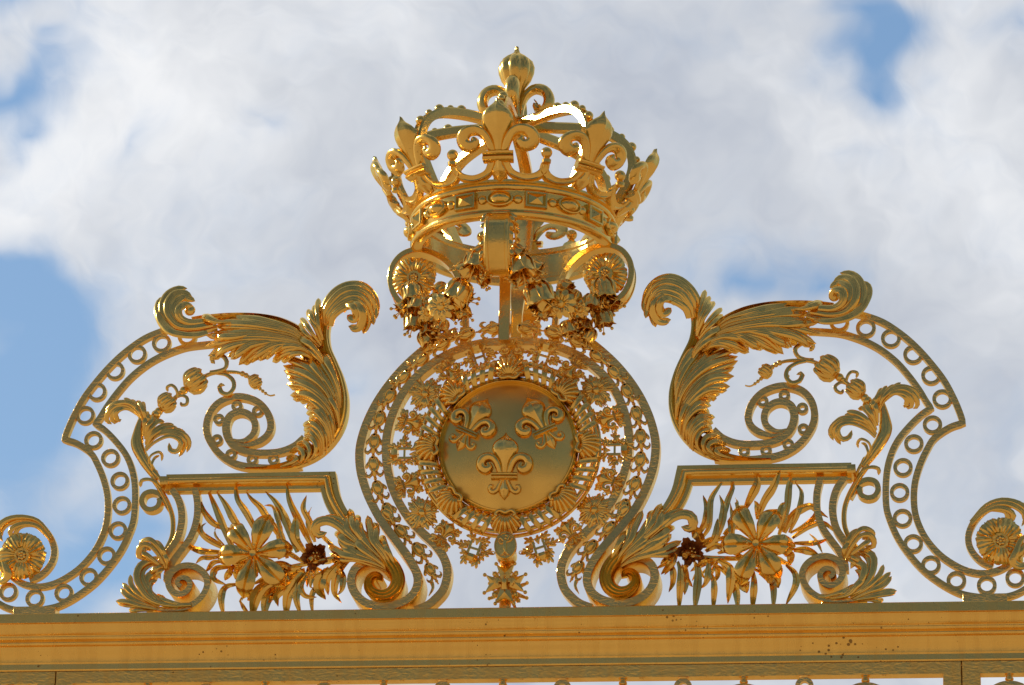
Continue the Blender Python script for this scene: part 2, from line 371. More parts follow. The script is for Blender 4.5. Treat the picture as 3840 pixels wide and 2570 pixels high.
# arches
ap = [(.605, BH - .02), (.68, BH + .10), (.745, BH + .23), (.765, BH + .35), (.72, BH + .47), (.60, BH + .56), (.43, BH + .60), (.25, BH + .615), (.06, BH + .63)]
AP = smooth([V(r, 0, zz) for r, zz in ap], 44)
for k in range(8):
    ph = k * pi / 4; mb = MB()
    P = np.array([cyl(ph, p[0], p[2]) for p in AP]); c0 = cyl(ph, .3, BH + .2)
    sec = [(-1, -.9), (-.5, -1), (.5, -1), (1, -.9), (1, .6), (.75, 1), (.45, .55), (-.45, .55), (-.75, 1), (-1, .6)]
    sweep(mb, P, lambda t: .044 - .010 * t, .03, sec, face=lambda t, p: p - c0)
    a = build(mb, 'arch', G, crown, smooth=25)
    T = tang(P)
    for j in range(12, 31, 3):
        mb = MB(); nn = nrm(np.cross(T[j], (cos(ph), sin(ph), 0))); nn = nn if nn @ (P[j] - c0) > 0 else -nn
        ball(mb, P[j] + nn * .028, .024 if j % 2 else .032, 10); c = build(mb, 'pearl', G, None); c.parent = a
        for v_ in c.data.vertices: v_.co -= Vector(crown.location)
# finial
ft = BH + .625
mb = MB()
lathe(mb, V(0, 0, ZC + ft - .02), (0, 0, 1), [(.02, 0), (.10, .004), (.11, .02), (.10, .035), (.06, .045), (.055, .06), (.07, .07), (.07, .085), (.045, .095), (.045, .12), (.038, .16), (.036, .2)], 32)
fin = build(mb, 'finial', G, crown)
def sub(mb, nm, par, root):
    c = build(mb, nm, G, None); c.parent = par
    for v_ in c.data.vertices: v_.co -= Vector(root.location)
    return c
mb = MB(); lathe(mb, V(0, 0, ZC + ft + .14), (0, 0, 1), [(.03, 0), (.034, .04), (.05, .09), (.080, .135), (.096, .18), (.099, .215), (.088, .25), (.062, .275), (.035, .293), (.018, .306), (.010, .33), (.011, .336), (.008, .344), (.002, .347)], 64, rib=8, amp=.14)
mb = mb.xf(lambda p: V(p[0] * 1.06, p[1] * 1.06, ZC + ft + (p[2] - ZC - ft) * 1.17)); sub(mb, 'bulb', fin, crown)
for k in range(4):
    ph = k * pi / 2; mb = MB()
    c = [(.035, .05), (.045, .12), (.07, .18), (.12, .215), (.175, .20), (.195, .15), (.175, .105), (.135, .1), (.12, .125), (.135, .14)]
    P = smooth([cyl(ph, r * 1.04, ft + zz * 1.17) for r, zz in c], 34)
    sweep(mb, P, [.02, .026, .034, .045, .05, .045, .035], [.03, .034, .040, .05, .052, .046, .036], LENS, face=lambda t, p: p - cyl(ph, .11, ft + .13 - .05 * (1 - t)))
    sub(mb, 'scroll', fin, crown)

# ------------------------------------------------------------------ consoles under the crown
cp = [(742, 830), (735, 720), (728, 600), (705, 480), (650, 360), (560, 275), (450, 225), (345, 215), (240, 255), (170, 340), (148, 440), (170, 550), (225, 630), (310, 665), (400, 640), (450, 570)]
CP = []
for x, y in cp:
    p = U('c2', x, y, 0); CP.append((-p[0] , p[2]))
CPs = smooth([V(r, 0, zz) for r, zz in CP], 70)
legz = CP[0][1]
names = ['front', 'right', 'rear', 'left']
clab = ['broad scroll bracket coming towards the viewer under the crown front',
        'scroll bracket curling round the flower to the right of the crown base',
        'scroll bracket seen from behind its front twin through the crown ring',
        'scroll bracket curling round the flower to the left of the crown base']
for k in range(4):
    ph = k * pi / 2
    t = thing('scroll_bracket', clab[k], 'bracket', cyl(ph, CP[0][0], CP[0][1] - ZC), 'scroll brackets carrying the crown')
    P = np.array([V(p[0] * sin(ph), -p[0] * cos(ph), p[2]) for p in CPs])
    side = V(cos(ph), sin(ph), 0)
    mb = MB(); T = tang(P); rows = []
    n = len(P)
    for i in range(n):
        tt = i / (n - 1); w = np.interp(tt, [0, .16, .36, .5, 1], [.034, .036, .06, .075, .072]); nn = nrm(np.cross(T[i], side))
        h = .019
        rows.append([P[i] + side * a * w + nn * b * h for a, b in [(-1, -.8), (-.95, -1), (.95, -1), (1, -.8), (1, .8), (.95, 1), (.72, 1), (.68, .75), (-.68, .75), (-.72, 1), (-.95, 1), (-1, .8)]])
    rings(mb, rows); build(mb, 'scroll_band', G, t, smooth=25)
    mb = MB(); q0 = P[0]; lz = U('c3', 1205, 158, q0[1])[2] - q0[2] if k == 0 else (-.16 if k == 2 else -.12); box(mb, q0 + V(-.036, -.036, lz), q0 + V(.036, .036, .01), .004)
    build(mb, 'leg', G, t)
    if k in (0, 2):
        for s in (-1, 1):
            mb = MB()
            for j in range(12):
                q = P[n // 3 - 2 + j * 3]; sd = side * s
                finger(mb, [q + sd * .04, q + sd * .082 + V(0, 0, .006), q + sd * (.094 + .008 * (j % 2)) + V(0, 0, -.02)], .013)
            sweep(mb, np.array([P[n // 3 - 3 + j] + side * s * .076 for j in range(40)]), .008, .008, ROUND)
            build(mb, 'leaf_edge', G, t)

# ------------------------------------------------------------------ flowers
def petal(mb, O, N, R, Lg, W, rise, fl=0, amp=.0, cup=0., ns=10, na=13, ragged=0., th=.003, seed=0, prof=None, tip=.22):
    """petal growing from O along R in the flower of axis N; rise(t) height along N"""
    N = nrm(N); R = nrm(R - N * (R @ N)); S = nrm(np.cross(N, R)); rnd = random.Random(seed)
    A = np.linspace(-1, 1, na); top = []; bot = []
    e = [1 - ragged * rnd.random() - tip * a * a for a in A]
    for i in range(ns):
        t = i / (ns - 1); rw = []; rb = []
        for j, a in enumerate(A):
            tl = t * e[j]; wp = np.interp(t, [0, .15, .4, .7, .9, 1], prof or [.18, .35, .8, 1, .86, .62])
            zz = rise(t) * Lg - cup * a * a * W * wp + amp * cos(a * fl * pi) * min(1, t * 2.5)
            p = O + R * (Lg * tl) + S * (a * W * wp) + N * zz
            rw.append(p); rb.append(p - N * th)
        top.append(rw); bot.append(rb)
    rows = [top[i] + bot[i][::-1] for i in range(ns)]
    rings(mb, rows)
def rosette(par, O, N, R, seed=1, n=5):
    A, B, N = basis(N)
    for k in range(n):
        a = 2 * pi * k / n + .3 * seed
        mb = MB(); petal(mb, O - N * (.018 * (k % 2)), N, A * cos(a) + B * sin(a), R, R * .52, lambda t: .30 * sin(t * pi * .8) - .04 * t * t, 6, R * .022, .42, ragged=.06, seed=seed + k, na=25, prof=[.12, .28, .6, .92, 1.06, 1.02], tip=.14)
        build(mb, 'petal', G, par)
    mb = MB(); lathe(mb, O, N, [(R * .34, 0), (R * .36, R * .12), (R * .3, R * .2), (R * .2, R * .2), (R * .19, R * .12), (.002, R * .1)], 24, rib=12, amp=.12)
    for k in range(7):
        a = 2 * pi * k / 7; r = R * .13 if k else 0
        ball(mb, O + N * R * .2 + (A * cos(a) + B * sin(a)) * r, R * .075, 8)
    build(mb, 'flower_centre', G, par)
def daisy(par, O, N, R, n=11, seed=0):
    A, B, N = basis(N); mb = MB()
    for lay in (0, 1):
        for k in range(n):
            a = 2 * pi * (k + .5 * lay) / n
            d = A * cos(a) + B * sin(a)
            petal(mb, O + N * .008 * lay, N, d, R * (1 - .28 * lay), R * .21, lambda t: .3 * sin(t * pi * .8) - .12 * t * t, 0, 0, -.3, ns=9, na=9, seed=seed + k, prof=[.35, .5, .85, 1, .95, .6], tip=.06)
    f = build(mb, 'daisy', G, par)
    mb = MB(); lathe(mb, O + N * .012, N, [(R * .26, 0), (R * .28, R * .1), (R * .2, R * .22), (R * .02, R * .25)], 20, rib=10, amp=.1); build(mb, 'flower_centre', G, par)
def bellflower(par, O, ax, L, seed=0, n=6, open_=.55, stam=True):
    """bell opening along ax from the calyx at O"""
    A, B, N = basis(ax); mb = MB(); rnd = random.Random(seed)
    for k in range(n):
        a = 2 * pi * k / n + seed; d = A * cos(a) + B * sin(a); Sd = nrm(np.cross(N, d))
        rows = []; ns = 9
        for i in range(ns):
            t = i / (ns - 1); r = L * np.interp(t, [0, .15, .4, .7, .9, 1], [.1, .34, .5, .52, open_ + .02, open_ + .14]); zz = L * np.interp(t, [0, .15, .5, .9, 1], [0, .06, .45, .92, .98])
            w = L * np.interp(t, [0, .2, .5, .75, .93, 1], [.1, .34, .40, .34, .22, .02])
            rows.append([O + N * (zz - .02 * L * abs(a_)) + d * (r * (1 - .12 * a_ * a_)) + Sd * a_ * w for a_ in (-1, -.5, 0, .5, 1)] +
                        [O + N * (zz - .02 * L * abs(a_)) + d * (r * (1 - .12 * a_ * a_) - .006) + Sd * a_ * w for a_ in (1, .5, 0, -.5, -1)])
        rings(mb, rows)
    ball(mb, O + N * .01, L * .16, 10)
    if stam:
        for k in range(3):
            a = rnd.random() * 6.28; d = A * cos(a) + B * sin(a)
            P = smooth([O + N * L * .2, O + N * L * .8 + d * L * .2, O + N * L * 1.25 + d * L * .5], 8); sweep(mb, P, .0035, .0035, ROUND, face=d + V(.01, .02, .03))
            ball(mb, P[-1], .011, 8)
    return build(mb, 'bell_flower', G, par)
def sprig(par, O, d, L, seed=0, nm='leaf'):
    """three pointed leaf of the garland"""
    mb = MB(); A, B, N = basis(d); rnd = random.Random(seed)
    fc = V(rnd.uniform(-.4, .4), -1, rnd.uniform(-.3, .3))
    for s in (-1, 0, 1):
        a = nrm(N + .75 * s * np.cross(N, V(0, -1, 0)) * 1.); l = L * (1 if s == 0 else .75)
        P = smooth([O, O + a * l * .5 + V(0, -.015, 0), O + a * l + V(0, .01, -.01)], 10)
        sweep(mb, P, lambda t: l * .28 * max(.03, sin(pi * min(1, t * .92 + .08))), .012, BLADE, face=fc)
    return build(mb, nm, G, par)
for MIR, side in ((1, 'left'), (-1, 'right')):
    s0 = 0 if MIR > 0 else 50
    c = U('c2', 330, 415, -.10)
    t = thing('poppy_rosette', 'five petalled gilt flower nested in the %s curl below the crown' % side, 'flower ornament', c, 'flowers in the curls below the crown')
    rosette(t, c, V(-.1, -1, -.12), .145, seed=1 + s0)
    # garland: bells, daisy and leaves on a drooping stem
    Yg = -.42
    gp = [(925, 165), (870, 210), (810, 300), (740, 480), (560, 650), (420, 640), (330, 560), (360, 700), (400, 830)]
    yy = [-.66, -.64, -.60, -.52, -.38, -.28, -.20, -.20, -.18]
    GP = [U('c2', x, y, Y) for (x, y), Y in zip(gp, yy)]
    g = thing('flower_garland', 'garland of gilt bells, daisies and leaves drooping %s of the front bracket below the crown' % side, 'garland', GP[3], 'garlands hanging below the crown')
    mb = MB(); sweep(mb, smooth(GP, 60), .009, .009, ROUND, face=(.1, -1, .2)); build(mb, 'stem', G, g)
    rn = random.Random(3 + s0)
    bells = [((845, 235, -.64), (-.15, -.25, -1), .115), ((730, 455, -.54), (-.35, -.4, -.9), .125), ((300, 470, -.26), (.1, -.5, -1), .10), ((370, 590, -.27), (-.1, -.45, -1), .095),
             ((330, 700, -.22), (.0, -.3, -1), .10), ((640, 560, -.46), (.8, -.3, -.7), .10), ((440, 790, -.2), (.1, -.5, -1), .085), ((700, 660, -.44), (.3, -.2, -1), .07),
             ((560, 760, -.3), (-.2, -.4, -1), .07), ((850, 420, -.58), (.5, -.3, -.8), .06)]
    if MIR < 0: bells = [((x - 15 + rn.uniform(-25, 25), y + 25 + rn.uniform(-25, 25), Y), (d[0] + rn.uniform(-.3, .3), d[1], d[2]), L * rn.uniform(.9, 1.15)) for (x, y, Y), d, L in bells]
    bells += [((400, 520, -.2), (-.8, .1, -.6), .075), ((480, 560, -.3), (.4, .1, -1), .075), ((590, 500, -.4), (-.7, .1, -.7), .075), ((790, 330, -.6), (-.8, .1, -.7), .085), ((880, 300, -.62), (.6, .1, -1), .075), ((300, 640, -.16), (-.7, .1, -.8), .08),
              ((390, 860, -.17), (.5, .1, -1), .085), ((500, 700, -.3), (-.2, .1, -1), .07), ((650, 640, -.42), (-.2, .1, -1), .08), ((900, 200, -.66), (-.7, .1, -.6), .07)]
    for i, ((x, y, Y), d, L) in enumerate(bells): bellflower(g, U('c2', x, y - 25, Y), V(d[0] * 1.3, .12 - .3 * (i % 3 == 0), d[2]), L * 1.22, seed=i + s0)
    daisy(g, U('c2', 545, 640, -.46), V(-.2 if MIR > 0 else .1, -1, -.25), .095, seed=s0)
    daisy(g, U('c2', 430, 690, -.34), V(.2, -1, -.5), .06, n=9, seed=s0 + 5)
    for i in range(16):
        tq = rn.random(); P = smooth(GP, 60)[int(tq * 59)]
        a = rn.uniform(0, 6.28); sprig(g, P + V(rn.uniform(-.02, .02), rn.uniform(-.05, .03), rn.uniform(-.02, .02)), V(cos(a), rn.uniform(-.4, .2), sin(a) - .5), rn.uniform(.05, .085), seed=i + s0)
MIR = 1

# ------------------------------------------------------------------ medallion, wreath, collar
C0 = U('c3', 1185, 938, -.10)
def pol(c, r, a, Y): return V(c[0] + r * sin(a), Y, c[2] + r * cos(a))   # a from the top, clockwise
RD = .437
med = thing('shield_medallion', 'round domed gilt shield with three fleurs-de-lis in the middle of the gate crest', 'shield', C0)
mb = MB(); prof = [(RD * .995, -.02)]
def dome(r): return .02 + .085 * (1 - (r / RD) ** 2)
for r in np.linspace(RD * .955, .004, 26): prof.append((r, dome(r)))
prof = [(RD * .955, -.03)] + prof[1:]
lathe(mb, V(C0[0], -.10, C0[2]), (0, -1, 0), [(.01, -.032)] + prof, 96); build(mb, 'domed_disc', GS, med, smooth=60)
mb = MB(); rings(mb, [[pol(C0, r, a, Y) for r, Y in [(RD * .95, -.10), (RD * .95, -.135), (RD * .965, -.148), (RD * .98, -.142), (RD * .99, -.146), (RD * 1.01, -.135), (RD * 1.015, -.10)]] for a in np.linspace(0, 2 * pi, 96, endpoint=False)], closed=True)
build(mb, 'rim', G, med)
for (x, y, s, rot) in ((1160, 1084, .405, .02), (915, 768, .372, radians(28)), (1425, 758, .372, radians(-28))):
    cc = U('c3', x, y, -.18); tt = None
    for nm, b in fleur_parts('disc'):
        def f(p):
            X, Zz = p[0] * s, (p[2] - .5) * s; b_ = -p[1] * s
            X, Zz = X * cos(rot) + Zz * sin(rot), -X * sin(rot) + Zz * cos(rot)
            r = min(RD, sqrt((cc[0] + X - C0[0]) ** 2 + (cc[2] + Zz - C0[2]) ** 2))
            return V(cc[0] + X, -.10 - dome(r) + .004 - b_ * .8, cc[2] + Zz)
        if tt is None: tt = build(b.xf(f), 'fleur_de_lis', G, med)
        else: sub(b.xf(f), nm, tt, med)
# wreath
RW = .514
wr = thing('wreath', 'ribbon bound gilt rod wreath with eight shells round the domed shield', 'wreath', C0 + V(0, .03, 0))
for k in range(6):
    a0 = k * pi / 3 + .3; ro, yo = .058 * cos(a0), .058 * sin(a0)
    mb = MB(); P = np.array([pol(C0, RW + ro, a, -.085 + yo) for a in np.linspace(0, 2 * pi, 90, endpoint=False)]); sweep(mb, P, .0135, .0135, ROUND, closed=True); build(mb, 'rod', G, wr)
mb = MB()
for sct in range(8):
    a0 = sct * pi / 4 + .16; a1 = (sct + 1) * pi / 4 - .16
    nturn = 4; sg = 1 if sct in (0, 1, 2, 3) else -1
    for q in range(nturn):
        am = a0 + (a1 - a0) * (q + .5) / nturn; P = []
        for j in range(16):
            u = -1.25 + 2.5 * j / 15; rr = .074 * sin(u); yy_ = -.074 * cos(u)
            P.append(pol(C0, RW - rr, am + sg * .055 * u, -.085 + yy_))
        P = np.array(P); mb = MB(); sweep(mb, P, .0175, .006, [(-1, -.6), (-1, .6), (-.8, 1), (-.3, .5), (.3, .5), (.8, 1), (1, .6), (1, -.6)], face=lambda t, p: p - (C0 + nrm(p - C0 - V(0, (p - C0)[1], 0)) * RW + V(0, .015, 0))); build(mb, 'ribbon', G, wr, smooth=30)
for k in range(8):
    a = k * pi / 4; ctr = pol(C0, RW - .066, a, -.15); up = V(sin(a), 0, cos(a)); sd = V(cos(a), 0, -sin(a))
    mb = MB(); nf = 9; top = []
    NA = 55
    for i in range(12):
        t = i / 11; row = []; rb = []
        for j in range(NA):
            v = -1 + 2 * j / (NA - 1); ang = v * 1.32; fl = abs(sin((v + 1) / 2 * nf * pi)) ** .7
            rad = .138 * t * (.90 + .10 * fl) * (1 - .16 * abs(v) ** 2)
            p = ctr - up * .012 + (up * cos(ang) + sd * sin(ang) * .86) * (rad + .012) + V(0, -1, 0) * (.045 * sin(pi * min(1, t * .93 + .1)) + .009 * fl * min(1, t * 2) - .02 * v * v)
            row.append(p); rb.append(p + V(0, .02, 0))
        top.append(row + rb[::-1])
    rings(mb, top)
    for s in (-1, 1):
        P = smooth([ctr + V(0, -.03, 0), ctr + sd * s * .04 - up * .012 + V(0, -.04, 0), ctr + sd * s * .062 + up * .012 + V(0, -.035, 0), ctr + sd * s * .045 + up * .02 + V(0, -.04, 0)], 10); sweep(mb, P, .011, .013, ROUND)
    build(mb, 'shell', G, wr, smooth=50)
# order collar
RC = .668; CC = C0 + V(.0, 0, -.01)
co = thing('order_collar', 'chain collar of small gilt fleurs, trophies and crowned letters circling the wreath', 'collar', CC + V(0, .05, .0))
def place(mb, c, a, s, Y): 
    up = V(sin(a), 0, cos(a)); sd = V(cos(a), 0, -sin(a)); return mb.xf(lambda p: c + sd * p[0] * s + up * p[2] * s + V(0, Y + p[1] * s, 0))
def flames(n, r0, r1, w, seed, skip=None):
    mb = MB(); rn = random.Random(seed)
    for k in range(n):
        a = 2 * pi * (k + .5) / n + rn.uniform(-.08, .08)
        if skip and skip(a): continue
        d = V(sin(a), 0, cos(a)); e = V(cos(a), 0, -sin(a))
        for q, (b, l) in enumerate(((-.22, .8), (0, 1), (.22, .82))):
            finger(mb, [d * r0, d * (r0 + r1) / 2 + e * b * .5 * r1 + V(0, -.06, 0), d * r1 * l + e * (b * r1 + (.09 if k % 2 else -.09) * r1)], w, sec=KEEL, n=8)
    return mb
kinds = ['F', 'H', 'F', 'T', 'F', 'H', 'F', 'T', 'F', 'H', 'M', 'H', 'F', 'T', 'F', 'H', 'F', 'T', 'F', 'H']
for k, kd in enumerate(kinds):
    a = 2 * pi * k / 20
    ctr = pol(CC, RC, a, 0)
    if kd == 'M': continue
    s = .113; out = -1 if 5 < k < 15 and False else 1
    if kd == 'F':
        mb = MB()
        for nm, b in fleur_parts('disc'): mb.merge(b.xf(lambda p: V(p[0] * 1.5, p[1] * 1.5 - .05, (p[2] - .5) * 1.55)))
        # flames on four corners
        mb.merge(flames(4, .35, 1.0, .11, k).xf(lambda p: V(p[0] * 1.0, p[1] + .08, p[2] * .95)))
        mb.merge(flames(6, .2, .8, .1, k + 40).xf(lambda p: V(p[0], p[1] + .16, p[2])))
        q = build(place(mb, ctr, a + pi, s, -.055), 'fleur_link', G, co)
    elif kd == 'H':
        mb = flames(6, .4, 1.12, .09, k); mb.merge(flames(6, .3, .85, .08, k + 9).xf(lambda p: V(p[2], p[1] + .06, p[0])))
        for x in (-.28, .28): box(mb, V(x - .07, -.16, -.42), V(x + .07, 0, .3), .01)
        box(mb, V(-.21, -.13, -.1), V(.21, -.03, .02), .01)
        lathe(mb, V(0, -.05, .33), (0, 0, 1), [(.02, 0), (.3, 0), (.32, .08), (.36, .2), (.28, .34), (.05, .4), (.04, .5)], 14, rib=7, amp=.2)
        for x in (-.5, .5):
            ball(mb, V(x, -.08, -.05), .13, 8); ball(mb, V(x, -.05, .25), .1, 8); ball(mb, V(x * .6, -.05, -.6), .12, 8)
        rings(mb, [[V(x, 0, z_) for x, z_ in ((-.5, -.55), (-.36, -.55), (-.36, .5), (-.5, .5))], [V(x, .05, z_) for x, z_ in ((-.5, -.55), (-.36, -.55), (-.36, .5), (-.5, .5))]])
        q = build(place(mb, ctr, a, s, -.05), 'letter_link', G, co)
    else:
        mb = flames(8, .15, 1.05, .12, k); mb.merge(flames(9, .1, .8, .1, k + 3).xf(lambda p: p + V(0, -.12, 0)))
        ball(mb, V(0, -.1, 0), .27, 12)
        for b_ in (.6, -.6, 1.5): 
            d = V(sin(b_), 0, cos(b_)); sweep(mb, smooth([d * -.95 + V(0, -.15, 0), V(0, -.22, 0), d * .95 + V(0, -.15, 0)], 8), .05, .05, ROUND)
        q = build(place(mb, ctr, a, s, -.05), 'trophy_link', G, co)
for k in range(20):
    mb = MB()
    am = 2 * pi * (k + .5) / 20
    for q, dd in enumerate((-.022, 0, .022)):
        c = pol(CC, RC, am + dd, -.06); up = V(sin(am), 0, cos(am)); sd = V(cos(am), 0, -sin(am)); P = []
        for j in range(12):
            th = 2 * pi * j / 12; w = up * sin(th) * .011 + sd * cos(th) * .014 if q != 1 else V(0, 1, 0) * sin(th) * .011 + sd * cos(th) * .014
            P.append(c + w)
        sweep(mb, np.array(P), .0035, .0035, ROUND[::2], closed=True, face=(.1, -1, .05) if q != 1 else up)
    build(mb, 'chain', G, co)
# medal
mc = U('c4', 1165, 268, -.215)
mt_ = thing('oval_medal', 'small oval gilt medal of a figure hanging under the bottom shell', 'medal', mc)
mb = MB(); lathe(mb, V(0, 0, 0), (0, -1, 0), [(.01, -.015), (.97, -.015), (1.0, 0), (1, .02), (.95, .03), (.87, .03), (.84, .02), (.5, .021), (.02, .022)], 48)
build(mb.xf(lambda p: V(mc[0] + p[0] * .070, mc[1] + p[1], mc[2] + p[2] * .090)), 'oval_plate', G, mt_)
mb = MB(); o = mc + V(0, -.022, 0)
sweep(mb, smooth([o + V(.002, 0, -.05), o + V(-.004, -.004, -.01), o + V(.0, -.004, .03)], 10), [.006, .014, .010], .010, ROUND); ball(mb, o + V(.002, -.004, .043), .0095, 8)
for pts, w in ((((.004, .02), (.03, .03), (.042, .045)), .006), (((-.006, .02), (-.03, .012), (-.04, .03)), .006), (((-.004, -.035), (-.016, -.05), (-.022, -.064)), .007), (((.004, -.035), (.014, -.05), (.022, -.06)), .007), (((-.008, .03), (-.03, .05), (-.045, .04)), .012), (((.008, .03), (.02, .055), (.0, .065)), .01)):
    sweep(mb, smooth([o + V(x, -.002, z_) for x, z_ in pts], 8), w, .007, ROUND)
for i in range(9): ball(mb, o + V(-.04 + .01 * i, .0, -.058 - .006 * sin(i * 2)), .007, 6)
build(mb, 'figure_relief', G, mt_)
mb = MB(); cq = U('c4', 1172, 335, -.06); lathe(mb, cq, (0, -1, 0), [(.01, -.03), (.062, -.03), (.066, .02), (.06, .10), (.01, .14)], 32); build(mb, 'backing_boss', G, mt_)
# cross
xc = U('c4', 1160, 520, -.07)
cr = thing('star_cross', 'eight pointed gilt cross with a dove standing on the beam under the oval medal', 'cross', V(xc[0], 0, slab_top))
mb = MB()
for k in range(4):
    a = k * pi / 2; up = V(sin(a), 0, cos(a)); sd = V(cos(a), 0, -sin(a)); L = .142
    pts = [(-.016, .0), (-.056, .86), (0, .66), (.056, .86), (.016, .0)]
    tp = [xc + sd * (x if abs(x) > .02 else x) * 1 + up * L * z_ + V(0, -.008, 0) for x, z_ in pts]
    F = [p for p in tp]; Bk = [p + V(0, .022, 0) for p in tp]
    mid = xc + up * L * .42 + V(0, -.024, 0)
    n0 = len(mb.v); mb.add(F + Bk + [mid], [(0, 1, 10), (1, 2, 10), (2, 3, 10), (3, 4, 10), (4, 0, 10), (5, 6, 1, 0), (6, 7, 2, 1), (7, 8, 3, 2), (8, 9, 4, 3), (9, 5, 0, 4), (9, 8, 7, 6, 5)])
    for x in (-.058, .058): ball(mb, xc + sd * x + up * L * .9 + V(0, .002, 0), .0125, 10)
build(mb, 'cross_arms', G, cr, smooth=15)
for k in range(4):
    a = k * pi / 2 + pi / 4; mb = MB()
    for nm, b in fleur_parts('disc'): mb.merge(b)
    build(place(mb.xf(lambda p: V(p[0], p[1] * .8, p[2] + .35)), xc, a, .082, .012), 'fleur_de_lis', G, cr)
mb = MB(); o = xc + V(0, -.03, 0)
sweep(mb, smooth([o + V(0, 0, .04), o + V(0, -.012, .0), o + V(0, 0, -.045)], 12), [.006, .02, .016, .02], .014, LENS)
for s in (-1, 1):
    for q in range(4): finger(mb, [o, o + V(s * .04, -.006, .022 - q * .006), o + V(s * (.075 - q * .012), 0, .004 - q * .012)], .009)
ball(mb, o + V(0, -.005, .045), .011, 8); build(mb, 'dove', G, cr)
mb = MB(); pt = U('c4', 1160, 640, .03); box(mb, V(pt[0] - .034, .01, slab_top - .01), V(pt[0] + .034, .07, xc[2] + .24), .004); build(mb, 'post', G, cr)
# copy of the cross seen behind
mb = MB(); q = xc + V(.0, .16, 0)
for k in range(8):
    a = k * pi / 4 + pi / 8; d = V(sin(a), 0, cos(a)); e = V(cos(a), 0, -sin(a))
    rings(mb, [[q + d * r + e * w + V(0, y_, 0) for w, y_ in ((-ww, 0), (ww, 0), (ww, .014), (-ww, .014))] for r, ww in ((.01, .02), (.12, .008))]); ball(mb, q + d * .127, .0125, 8)
    if k % 2: pass
for k in range(4):
    a = k * pi / 2 + pi / 4; mbf = MB()
    for nm, b in fleur_parts('disc'): mbf.merge(b)
    mb.merge(place(mbf.xf(lambda p: V(p[0], p[1] * .5, p[2] + .35)), q, a, .08, .0))
build(mb, 'rear_cross', G, cr)

# ------------------------------------------------------------------ circle frame with husk chain
outer3 = [(815, 78), (700, 128), (590, 200), (475, 298), (380, 395), (290, 508), (213, 630), (150, 765), (110, 900), (101, 1010), (115, 1130), (155, 1260), (210, 1380)]
inner3 = [(1200, 160), (1090, 160), (985, 170), (870, 200), (760, 243), (640, 313), (530, 403), (440, 505), (372, 622), (325, 745), (300, 865), (297, 985), (310, 1105), (345, 1232), (400, 1352), (470, 1455)]
inner4 = [(600, 165), (690, 250), (752, 340), (778, 440), (755, 550), (700, 620), (640, 668), (560, 700)]
VD = .125   # half depth of the thick volutes
def conv(sh, pts, Y): return [U(sh, x, y, Y) for x, y in pts]
husk_pos = [('c3', 1065, 72), ('c3', 868, 112), ('c3', 690, 190), ('c3', 540, 305), ('c3', 410, 430), ('c3', 312, 572), ('c3', 240, 740), ('c3', 205, 908), ('c3', 202, 1075), ('c3', 235, 1250), ('c3', 308, 1412), ('c4', 375, 65), ('c4', 468, 182), ('c4', 585, 305), ('c4', 662, 440)]
def husk():
    mb = MB()
    prof = [(.03, .52), (.17, .5), (.33, .40), (.43, .22), (.46, .02), (.42, -.18), (.33, -.36), (.22, -.5), (.15, -.6)]
    lathe(mb, V(0, 0, 0), (0, 0, 1), prof, 20, rib=6, amp=.05)
    for s in (-1, 1):   # wrapping leaves, side tips and curled ends
        for q in range(3):
            finger(mb, [V(s * .05, -.35, .42 - q * .1), V(s * (.30 + q * .03), -.36 + .05 * q, .1 - .1 * q), V(s * (.30 - q * .05), -.3, -.3 - .08 * q), V(s * (.12 - .03 * q), -.3, -.55)], .095, sec=KEEL)
        finger(mb, [V(s * .3, -.1, .25), V(s * .5, -.12, -.02), V(s * .64, -.05, -.28)], .13, sec=KEEL)
        P = smooth([V(s * .1, -.1, -.45), V(s * .3, -.14, -.78), V(s * .55, -.14, -.83), V(s * .68, -.1, -.62), V(s * .6, -.1, -.5)], 16)
        sweep(mb, P, [.1, .11, .12, .1, .02], [.1, .12, .12, .09, .02], ROUND)
        ball(mb, V(s * .43, -.14, -.86), .13, 8)
    finger(mb, [V(0, -.3, -.3), V(0, -.32, -.6), V(0, -.15, -.95)], .16, sec=KEEL)
    ball(mb, V(0, 0, -.98), .14, 10); sweep(mb, np.array([V(0, 0, -.6), V(0, 0, -1.25)]), .07, .07, ROUND)
    lathe(mb, V(.02, -.36, .27), (0, -1, .3), [(.12, -.05), (.13, .05), (.09, .10), (.08, .05)], 10)
    lathe(mb, V(.02, -.36, .27), (0, -1, .3), [(.086, 0), (.086, .06), (.01, .065)], 10, mi=1)
    return mb
HU = husk()
